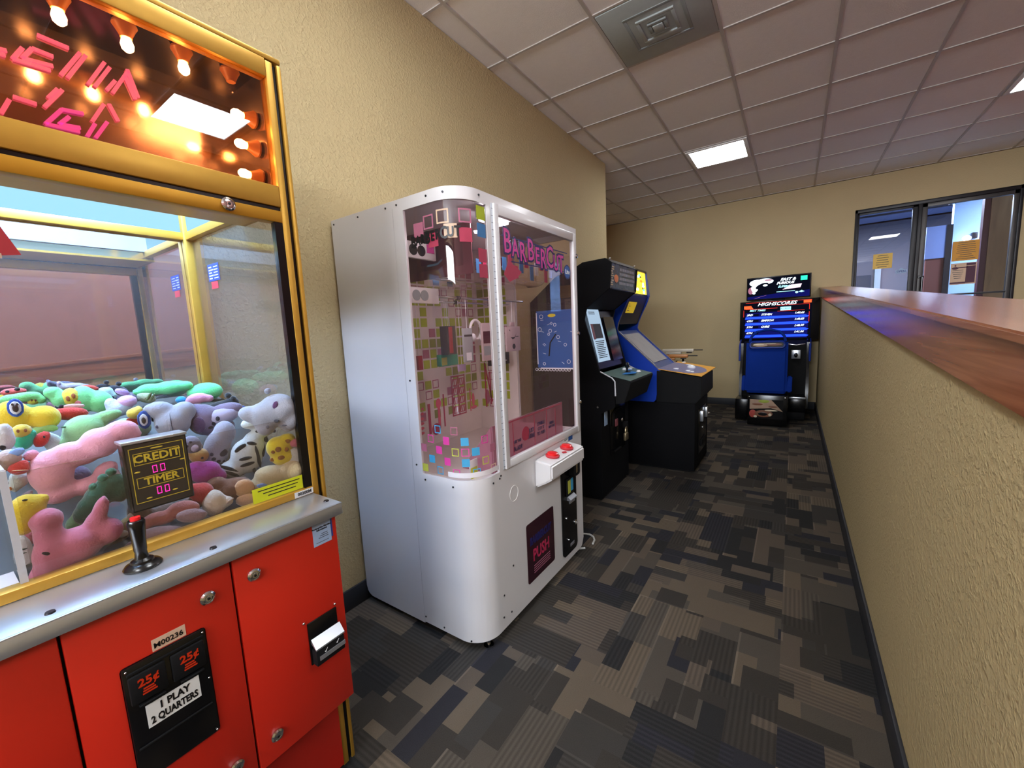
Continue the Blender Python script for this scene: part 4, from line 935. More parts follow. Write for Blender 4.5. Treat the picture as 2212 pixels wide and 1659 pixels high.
# control panel
def cz1(x): return .957-(x+.978)*.23
MB().prism([(-1.205, .80), (-1.205, cz1(-1.205)), (-.972, cz1(-.972)), (-.968, .945), (-1.02, .79), (-1.09, .775)], 'y', AY0+.022, AY1-.022, bev=.003).build('control_box', 'black_matte', a1)
cpn = MB().prism([(-1.20, cz1(-1.20)), (-1.20, cz1(-1.20)+.002), (-.974, cz1(-.974)+.002), (-.974, cz1(-.974))], 'y', AY0+.024, AY1-.024).build('control_panel', 'cp_teal', a1)
b = MB(); b.ell((-1.09, 3.22, cz1(-1.09)+.002), (.07, .11, .0025)); b.ell((-1.13, 3.36, cz1(-1.13)+.002), (.03, .05, .0025)); b.build('panel_art', 'cp_blue', cpn)
b = MB(); z = cz1(-1.10); b.lathe([(0, 0), (.03, 0), (.026, .006), (.008, .010), (.008, .03), (.016, .045), (.02, .065), (.012, .08), (0, .083)], (-1.10, 3.25, z)); b.build('joystick', 'black_gloss', cpn)
for (x, y) in ((-1.05, 3.39), (-1.13, 3.41), (-1.15, 3.33)):
    o = MB().lathe([(0, 0), (.020, 0), (.020, .006), (.014, .008), (.013, .014), (0, .015)], (x, y, cz1(x)+.002)).build('push_button', 'ink_white', cpn)
# front door with coin parts
MB().box(-1.21, -1.196, I0, I1, .03, .77).build('front_panel', 'black_side', a1)
cdo = MB().box(-1.196, -1.188, 3.10, 3.45, .32, .72, .005).build('coin_door', 'black_gloss', a1)
MB().box(-1.196, -1.193, 2.985, 3.05, .59, .715, .001).build('info_card', 'paper_blue', a1)
b = MB(); b.tube([(-1.18, 3.13, .56), (-1.175, 3.14, .66), (-1.175, 3.22, .69), (-1.18, 3.34, .68)], .006, 6); b.build('coin_bezel', 'black_matte', cdo)
MB().box(-1.19, -1.180, 3.20, 3.25, .54, .60, .002).build('coin_reject', 'card_red', cdo)
b = MB(); b.box(-1.192, -1.15, 3.38, 3.42, .49, .54, .004); b.build('hasp', 'black_matte', cdo)
MB().ell((-1.165, 3.30, .58), (.01, .012, .02)).build('coin_return', 'chrome', cdo)
pk = MB(); pk.box(-1.165, -1.142, 3.33, 3.40, .39, .455, .006); pk.tube([(-1.153, 3.345, .45), (-1.153, 3.345, .485), (-1.153, 3.355, .50), (-1.153, 3.375, .50), (-1.153, 3.385, .485), (-1.153, 3.385, .45)], .006, 8)
tag(pk.build('padlock', 'brass', None, loc=(-1.153, 3.365, .42)), 'brass padlock hanging on the coin door of the black cabinet', 'padlock')
MB().box(-1.188, -1.17, 3.16, 3.30, .335, .35, .003).build('coin_tray', 'black_matte', cdo)
for (x, z, y) in ((-1.40, .10, AY0-.001), (-1.22, .75, AY0-.001)): MB().cyl((x, y, z), (0, 1, 0), .008, .004, 12).build('bolt', 'chrome', a1)
b = MB(); b.box(-1.77, -1.21, I0, I1, .0, .05); b.build('plinth', 'black_matte', a1)

# ============================================================ blue and black arcade cabinet
a2 = thing('arcade_cabinet', 'blue sided arcade cabinet with lit yellow marquee and round orange-edged control deck', 'arcade cabinet', (-1.3, 4.195, 0), 'upright arcade cabinets')
BY0, BY1 = 3.87, 4.52; J0, J1 = BY0+.02, BY1-.02
prof2 = [(-1.79, .64), (-1.79, 1.70), (-1.60, 1.90), (-1.36, 1.925), (-1.31, 1.91), (-1.275, 1.66), (-1.30, 1.59), (-1.394, 1.39), (-1.405, 1.33), (-1.39, 1.295), (-1.02, .945), (-1.0, .93), (-1.04, .66), (-1.06, .64)]
for (y0, y1) in ((BY0, BY0+.02), (BY1-.02, BY1)):
    sd = MB().prism(prof2, 'y', y0, y1).build('side_panel', 'arc_blue', a2)
    MB().tube([(x+.002, (y0+y1)/2, z+.002) for x, z in [(-1.278, 1.66), (-1.394, 1.39), (-1.405, 1.33), (-1.39, 1.297), (-1.02, .947), (-1.002, .93)]], .006, 6).build('edge_trim', 'seam', sd)
MB().box(-1.79, -.70, BY0, BY1, .02, .64, .004).build('base_cabinet', 'black_side', a2)
MB().box(-1.75, -.74, BY0+.03, BY1-.03, .0, .03).build('plinth', 'black_matte', a2)
MB().prism([(-1.035, .642), (-1.035, .940), (-.655, .880), (-.652, .70), (-.70, .642)], 'y', BY0-.003, BY1+.003, bev=.004).build('control_box', 'black_matte', a2)
b = MB(); b.prism([(-1.775, .66), (-1.775, 1.68), (-1.60, 1.88), (-1.36, 1.90), (-1.36, 1.89), (-1.6, 1.87), (-1.76, 1.67), (-1.76, .66)], 'y', J0, J1); b.build('back_panel', 'black_matte', a2)
mq = MB().prism([(-1.312, 1.672), (-1.300, 1.672), (-1.318, 1.893), (-1.328, 1.893)], 'y', J0+.01, J1-.01).build('marquee', 'mq_lit_yellow', a2)
def mx2(z): return -1.300-(z-1.672)/(1.893-1.672)*.018
b = MB(); rnd = random.Random(2)
for k in range(26):
    b.mi = rnd.choice([0, 0, 1, 2, 3]); z = rnd.uniform(1.69, 1.865); y = rnd.uniform(J0+.05, J1-.07); x = mx2(z); b.ell((x, y, z), (.0015, rnd.uniform(.015, .05), rnd.uniform(.008, .022)), sub=2)
b.build('marquee_art', ['mq_lit_white', 'mq_lit_cyan', 'mq_lit_orange', 'ink_grey'], mq)
b = MB(); b.box(-1.325, -1.298, J0, J1, 1.655, 1.672, .002); b.box(-1.332, -1.305, J0, J1, 1.893, 1.915, .002); b.build('marquee_rail', 'black_gloss', a2)
sp = MB().prism([(-1.30, 1.655), (-1.290, 1.650), (-1.402, 1.375), (-1.415, 1.38)], 'y', J0, J1).build('speaker_panel', 'bezel', a2)
b = MB(); b.prism([(-1.316, 1.589), (-1.3145, 1.588), (-1.357, 1.484), (-1.3585, 1.485)], 'y', 3.97, 4.215); ys = b.build('warning_sticker', 'sticker_yellow', a2)
b = MB()
for k in range(4):
    z = 1.57-.02*k; x = -1.3145-(1.588-z)*.409+.001; b.box(x, x+.0006, 3.99, 4.02+.03*(k % 2), z-.006, z)
b.build('sticker_print', 'card_red', ys)
MB().prism([(-1.425, 1.30), (-1.415, 1.31), (-1.03, .947), (-1.04, .935)], 'y', J0, J1).build('bezel', 'bezel_blue', a2)
def on2(b, y0, y1, x0, x1, t=.002, e=0):
    f = lambda x: 1.316-(x+1.42)*.947+.006+e
    b.prism([(x0, f(x0)), (x1, f(x1)), (x1+t*.7, f(x1)+t*.7), (x0+t*.7, f(x0)+t*.7)], 'y', y0, y1)
b = MB(); on2(b, 3.95, 4.44, -1.37, -1.08); sn = b.build('screen', 'screen_grey', a2)
b = MB(); on2(b, 3.89, 3.93, -1.40, -1.06); b.build('bezel_strip', 'white_line', a2)
def cz2(x): return .891-(x+.663)*.157
cpp = MB().prism([(-1.02, cz2(-1.02)), (-1.02, cz2(-1.02)+.006), (-.648, cz2(-.648)+.006), (-.648, cz2(-.648))], 'y', BY0-.006, BY1+.13).build('control_deck', 'cp_orange', a2)
b = MB(); pts = [(-.84+.175*math.cos(t*PI/20), 4.19+.31*math.sin(t*PI/20)) for t in range(40)]
vs = [b.bm.verts.new((x, y, cz2(x)+.0085)) for x, y in pts]; vs2 = [b.bm.verts.new((x, y, cz2(x)+.005)) for x, y in pts]
b.bm.faces.new(vs); b.bm.faces.new(vs2[::-1])
for i in range(40): b.bm.faces.new((vs[i], vs2[i], vs2[(i+1) % 40], vs[(i+1) % 40]))
b.prism([(-1.018, cz2(-1.018)+.005), (-1.018, cz2(-1.018)+.0083), (-.86, cz2(-.86)+.0083), (-.86, cz2(-.86)+.005)], 'y', BY0-.005, BY1)
b.build('deck_print', 'cp_indigo', cpp)
for (x, y, r) in ((-.953, 4.62, .02), (-.793, 4.03, .022), (-.876, 4.47, .024), (-.755, 4.01, .02), (-.90, 4.04, .024)):
    MB().lathe([(0, .006), (r, .006), (r*.95, .014), (0, .017)], (x, y, cz2(x))).build('push_button', 'ink_white', cpp)
MB().ell((-.814, 4.29, cz2(-.814)+.008), (.038, .038, .030)).build('trackball', 'ink_white', cpp)
cdo = MB().box(-.702, -.692, 4.02, 4.40, .14, .56, .005).build('coin_door', 'black_gloss', a2)
for (y, z) in ((4.08, .50), (4.30, .50)): MB().box(-.694, -.668, y, y+.05, z-.06, z+.04, .004).build('coin_slot', 'steel', cdo)
lock(cdo, -.692, 4.2, .36, .015); MB().ell((-.665, 4.36, .47), (.014, .014, .012)).build('knob', 'chrome', cdo)
MB().box(-.694, -.68, 4.10, 4.32, .20, .26, .004).build('coin_tray', 'black_matte', cdo)

# ---- light guns resting on the shooting cabinet behind it
g = thing('gun_cabinet', 'low shooting game stand half hidden behind the blue arcade cabinet', 'arcade cabinet', (-1.35, 5.15, 0))
MB().box(-1.75, -1.06, 4.85, 5.45, 0.0, .86, .01).build('cabinet_body', 'black_side', g)
for (y, x1) in ((4.98, -1.05), (5.3, -1.03)): MB().tube([(-1.1, y, .86), (-1.1, y, .93)], .012).build('holster', 'black_matte', g)
for i, (y, z, m1, m2, ln, lab) in enumerate(((4.98, .985, 'orange_plastic', 'gun_dark', 0, 'orange and brown toy light gun lying on the stand behind the blue cabinet'), (5.30, 1.03, 'gun_white', 'gun_dark', .0, 'off-white toy light gun behind the orange one'))):
    gg = thing('light_gun', lab, 'light gun', (-1.1, y, z), 'light guns on the stand')
    b = MB(); b.box(-1.34, -.98, y-.02, y+.02, z-.018, z+.018, .006); b.box(-1.30, -1.12, y-.016, y+.016, z-.045, z-.018, .005); b.build('gun_body', m1, gg)
    MB().cyl((-.94, y, z+.004), (1, 0, 0), .006, .12, 10).build('barrel', m2, gg)
    b = MB(); b.prism([(-1.32, z-.04), (-1.26, z-.04), (-1.29, z-.11), (-1.34, z-.11)], 'y', y-.014, y+.014); b.build('grip', m2, gg)
    MB().box(-1.06, -1.0, y-.012, y+.012, z-.034, z-.018, .003).build('fore_grip', m2, gg)

# ============================================================ racing game by the back wall
rc = thing('racing_cabinet', 'sit-down racing game with lit sign, highscore screen and cobalt seat against the back wall', 'arcade cabinet', (-.22, 6.8, 0))
emis('scr_black', '05060f', 1.); emis('scr_navy', '0a0c44', 1.); emis('scr_blue', '1a2ae0', 1.); emis('scr_blue2', '2346ff', 1.); emis('scr_red', 'c82a20', 1.); emis('scr_orange', 'f2542a', 1.); emis('scr_white', 'dff2ff', 1.15); emis('scr_cyan', '9fe8f8', 1.); emis('scr_pink', 'f4c4de', 1.); emis('scr_mint', '2cf0a4', 1.); emis('scr_smoke', '8a5a6c', .9); emis('scr_purple', '3a2a6a', 1.)
SYR = 7.13
sgn = MB().box(-.594, .182, SYR, SYR+.06, 1.640, 1.965, .004).build('lit_sign', 'black_gloss', rc)
ys = SYR-.001
b = MB(); b.box(-.58, .168, ys, SYR, 1.655, 1.95)
b.mi = 1; b.prism([(-.58, 1.655), (.168, 1.655), (.168, 1.74), (-.2, 1.72), (-.58, 1.69)], 'y', ys-.0008, ys)
b.mi = 2; b.ell((-.46, ys-.001, 1.885), (.10, .001, .05)); b.ell((-.37, ys-.001, 1.90), (.11, .001, .042)); b.ell((-.50, ys-.001, 1.80), (.05, .001, .045))
b.mi = 3; b.ell((-.54, ys-.0008, 1.78), (.035, .001, .05)); b.ell((-.33, ys-.0012, 1.915), (.06, .001, .014))
b.mi = 0; b.ell((-.40, ys-.002, 1.84), (.085, .001, .035), Matrix.Rotation(.35, 3, 'Y').inverted()); b.mi = 2; b.ell((-.36, ys-.003, 1.845), (.03, .001, .014)); b.ell((-.50, ys-.003, 1.745), (.02, .001, .018))
b.mi = 3; b.prism([(-.50, 1.66), (-.35, 1.70), (-.34, 1.705), (-.47, 1.672)], 'y', ys-.0016, ys-.0008)
b.mi = 4; b.box(.06, .135, ys-.001, ys, 1.875, 1.935)
b.mi = 5; b.prism([(-.15, 1.765), (.06, 1.78), (.075, 1.83), (-.05, 1.825)], 'y', ys-.0016, ys-.001)
b.mi = 6; b.box(-.22, .0, ys-.001, ys, 1.735, 1.742); b.ell((.02, ys-.001, 1.715), (.018, .001, .015)); b.prism([(.04, 1.72), (.075, 1.74), (.11, 1.72), (.075, 1.712)], 'y', ys-.0016, ys-.001)
b.build('sign_art', ['scr_black', 'scr_navy', 'scr_white', 'scr_smoke', 'scr_mint', 'scr_pink', 'scr_cyan'], sgn)
text('FAST &', .052, 'scr_white', sgn, (-.09, ys-.003, 1.905), XX, UZ, shear=.35, bold=.002, sx=1.1)
text('FURIOUS', .044, 'scr_white', sgn, (-.12, ys-.003, 1.858), XX, UZ, shear=.35, bold=.002, sx=1.15)
text('SUPERCARS', .040, 'scr_cyan', sgn, (-.10, ys-.003, 1.808), XX, UZ, shear=.35, bold=.0015, sx=1.0)
mon = MB().box(-.672, .292, SYR-.01, SYR+.06, 1.045, 1.622, .005).build('monitor', 'black_gloss', rc)
ym = SYR-.0115
def row(z): return z
b = MB(); b.box(-.632, .20, ym, SYR-.0098, 1.075, 1.60)
b.mi = 1; b.prism([(-.60, 1.08), (.16, 1.08), (.17, 1.42), (-.20, 1.46), (-.60, 1.46)], 'y', ym-.0006, ym)
b.mi = 2
for z in (1.095, 1.185, 1.275, 1.365): b.prism([(-.605, z), (.15, z), (.175, z+.018), (.13, z+.034), (-.595, z+.034)], 'y', ym-.0012, ym-.0006)
b.mi = 3
for z in (1.145, 1.235, 1.325, 1.41): b.box(-.50, -.43, ym-.0014, ym-.0008, z, z+.028)
b.mi = 4; b.prism([(-.62, 1.515), (-.50, 1.515), (-.53, 1.56), (-.62, 1.56)], 'y', ym-.0012, ym-.0006); b.box(.105, .195, ym-.0012, ym-.0006, 1.56, 1.598)
b.mi = 5
for a in ((-.60, .20, 1.600, 1.604), (-.22, .175, 1.545, 1.549), (.17, .176, 1.47, 1.549), (-.60, -.20, 1.508, 1.513), (-.20, .12, 1.463, 1.467), (.17, .176, 1.30, 1.44), (-.625, -.62, 1.40, 1.50)): b.box(a[0], a[1], ym-.0016, ym-.0010, a[2], a[3])
b.mi = 3; b.box(-.16, .16, ym-.0012, ym-.0006, 1.475, 1.54)
b.mi = 6; b.box(-.165, -.04, ym-.0016, ym-.001, 1.472, 1.522)
b.build('screen_image', ['scr_black', 'scr_navy', 'scr_blue2', 'scr_black', 'scr_orange', 'scr_red', 'scr_cyan'], mon)
text('HIGHSCORES', .064, 'scr_white', mon, (-.215, ym-.003, 1.572), XX, UZ, shear=.35, bold=.001, sx=1.22)
text('BEST TIMES', .036, 'scr_cyan', mon, (-.45, ym-.003, 1.488), XX, UZ, shear=.35, bold=.0006, sx=1.1)
text('FLORIDA', .034, 'scr_navy', mon, (-.103, ym-.003, 1.497), XX, UZ, bold=.0004, sx=.85)
for z, a, n_, t_ in ((1.425, '3RD', 'STEVEN', '1:40.63'), (1.337, '4TH', 'SIMPSON', '1:40.83'), (1.248, '5TH', 'CHRIS', '1:40.99'), (1.160, '6TH', '', '1:41.04')):
    text(a, .036, 'scr_white', mon, (-.585, ym-.003, z), XX, UZ, shear=.35, bold=.0008, sx=1.15, align='LEFT')
    if n_: text(n_, .038, 'scr_white', mon, (-.40, ym-.003, z), XX, UZ, shear=.35, bold=.0008, align='LEFT')
    text(t_, .038, 'scr_white', mon, (.115, ym-.003, z+.004), XX, UZ, shear=.35, bold=.0008, align='RIGHT')
MB().box(-.28, -.12, SYR+.02, SYR+.2, 1.0, 1.68, .005).build('mast', 'black_matte', rc)
for q in (-.635, .16): MB().prism([(6.80, .12), (7.40, .12), (7.40, 1.08), (7.10, 1.08), (6.95, 1.02), (6.92, .75), (6.82, .60)], 'x', q, q+.035).build('side_panel', 'black_gloss', rc)
MB().prism([(6.92, .10), (7.40, .10), (7.40, 1.045), (7.10, 1.045), (6.98, .98), (6.95, .5)], 'x', -.60, .16).build('console_body', 'black_matte', rc)
for x in (-.645, .197):
    b = MB(); b.tube([(x, 6.93, .76), (x, 6.93, .98), (x, 6.99, 1.02), (x, 7.1, 1.06)], .014); b.build('blue_trim', 'cab_blue', rc)
b = MB(); b.tube([(-.05, 6.93, 1.0), (.04, 6.92, .985), (.14, 6.93, 1.0)], .006); b.build('dash_rail', 'chrome', rc)
sqp = MB().box(-.012, .092, 6.925, 6.945, .795, .915, .002).build('shifter_plate', 'steel', rc)
MB().ell((.04, 6.90, .845), (.022, .03, .032)).build('shifter_knob', 'black_gloss', sqp)
b = MB(); wheel = [(-.24+.15*math.cos(a*PI/12), 6.86-.03*math.sin(a*PI/12), .93+.13*math.sin(a*PI/12)) for a in range(24)]; b.tube(wheel, .014, 8, True); b.cyl((-.24, 6.88, .93), (0, 1, .2), .05, .03); b.tube([(-.38, 6.86, .93), (-.10, 6.86, .93)], .01); b.build('steering_wheel', 'black_matte', rc)
MB().box(-.60, .16, 6.50, 6.95, .02, .12, .01).build('platform', 'black_matte', rc)
b = MB(); b.box(-.02, .16, 6.48, 6.50, .30, .325, .003); b.build('step_rail', 'steel', rc)
MB().box(-.02, .165, 6.50, 6.95, .12, .30, .01).build('pedal_box', 'black_gloss', rc)
MB().box(-.63, -.47, 6.30, 6.60, .02, .30, .01).build('pedal_box', 'black_gloss', rc)
# seat
st = MB()
st.prism([(6.10, .42), (6.14, .42), (6.22, 1.0), (6.20, 1.09), (6.155, 1.09), (6.13, 1.0)], 'x', -.50, -.045, bev=.028)
st.box(-.49, -.05, 6.12, 6.60, .41, .50, .03)
for s in (-1, 1):
    x = -.272+s*.235; st.prism([(6.10, .44), (6.40, .46), (6.42, .55), (6.18, .64), (6.13, .58)], 'x', x-.035 if s < 0 else x-.01, x+.01 if s < 0 else x+.045, bev=.012)
st = st.build('seat', 'seat_blue', rc)
b = MB()
for k in range(6):
    for x in (-.39, -.20): b.box(x, x+.09, 6.112+.012*k, 6.13+.012*k, .52+.075*k, .535+.075*k, .004)
b.build('seat_vents', 'cab_blue', st)
b = MB(); b.tube([(-.46, 6.15, 1.075), (-.445, 6.155, 1.14), (-.39, 6.16, 1.20), (-.30, 6.165, 1.222), (-.23, 6.165, 1.222), (-.14, 6.16, 1.20), (-.09, 6.155, 1.14), (-.075, 6.15, 1.075)], .016); b.build('grab_handle', 'seat_blue', st)
b = MB(); fr_ = rrect(-.455, -.085, 1.00, 1.072, .03)
b.tube([(p, 6.118, q) for p, q in fr_], .010, 6, True); b.build('slot_frame', 'cab_blue', st)
sl = MB().prism(rrect(-.45, -.09, 1.005, 1.067, .028), 'y', 6.118, 6.124).build('seat_badge', 'black_gloss', st)
for n_, c_ in (('bd_tan', 'a98b74'), ('bd_brown', '7a4a30'), ('bd_cream', 'd2c4a8'), ('bd_lime', '9aa838'), ('bd_red', 'a83c30')): pbr(n_, c_, .4, noise=.3, scale=20)
b = MB(); b.ell((-.34, 6.1165, 1.036), (.085, .001, .022)); b.mi = 1; b.ell((-.20, 6.1165, 1.04), (.09, .001, .016)); b.mi = 2; b.ell((-.36, 6.1155, 1.04), (.06, .001, .008)); b.ell((-.24, 6.1155, 1.05), (.07, .001, .005)); b.build('badge_art', ['bd_tan', 'bd_brown', 'bd_cream'], sl)
sb = MB().box(-.46, -.03, 6.045, 6.50, .015, .405, .008).build('seat_base', 'black_gloss', rc)
for x in (-.445, -.055): MB().ell((x, 6.044, .375), (.010, .004, .010), sub=2).build('bolt', 'chrome', sb)
b = MB(); b.box(-.435, -.075, 6.040, 6.045, .10, .345); y = 6.0395
b.mi = 1; b.prism([(-.435, .22), (-.20, .24), (-.075, .20), (-.20, .345), (-.435, .345)], 'y', y-.001, y)
b.mi = 2; b.ell((-.28, y-.001, .325), (.06, .001, .02)); b.mi = 3; b.ell((-.40, y-.001, .16), (.04, .001, .05))
b.mi = 4; b.ell((-.28, y-.002, .165), (.10, .001, .045)); b.ell((-.35, y-.002, .285), (.06, .001, .015)); b.ell((-.18, y-.002, .26), (.05, .001, .012))
b.mi = 5; b.ell((-.21, y-.003, .155), (.018, .001, .018)); b.ell((-.37, y-.003, .125), (.02, .001, .014)); b.ell((-.20, y-.003, .21), (.07, .001, .010))
b.mi = 0; b.ell((-.29, y-.003, .16), (.05, .001, .022))
b.build('printed_panel', ['black_gloss', 'bd_tan', 'bd_lime', 'bd_red', 'bd_brown', 'bd_cream'], sb)

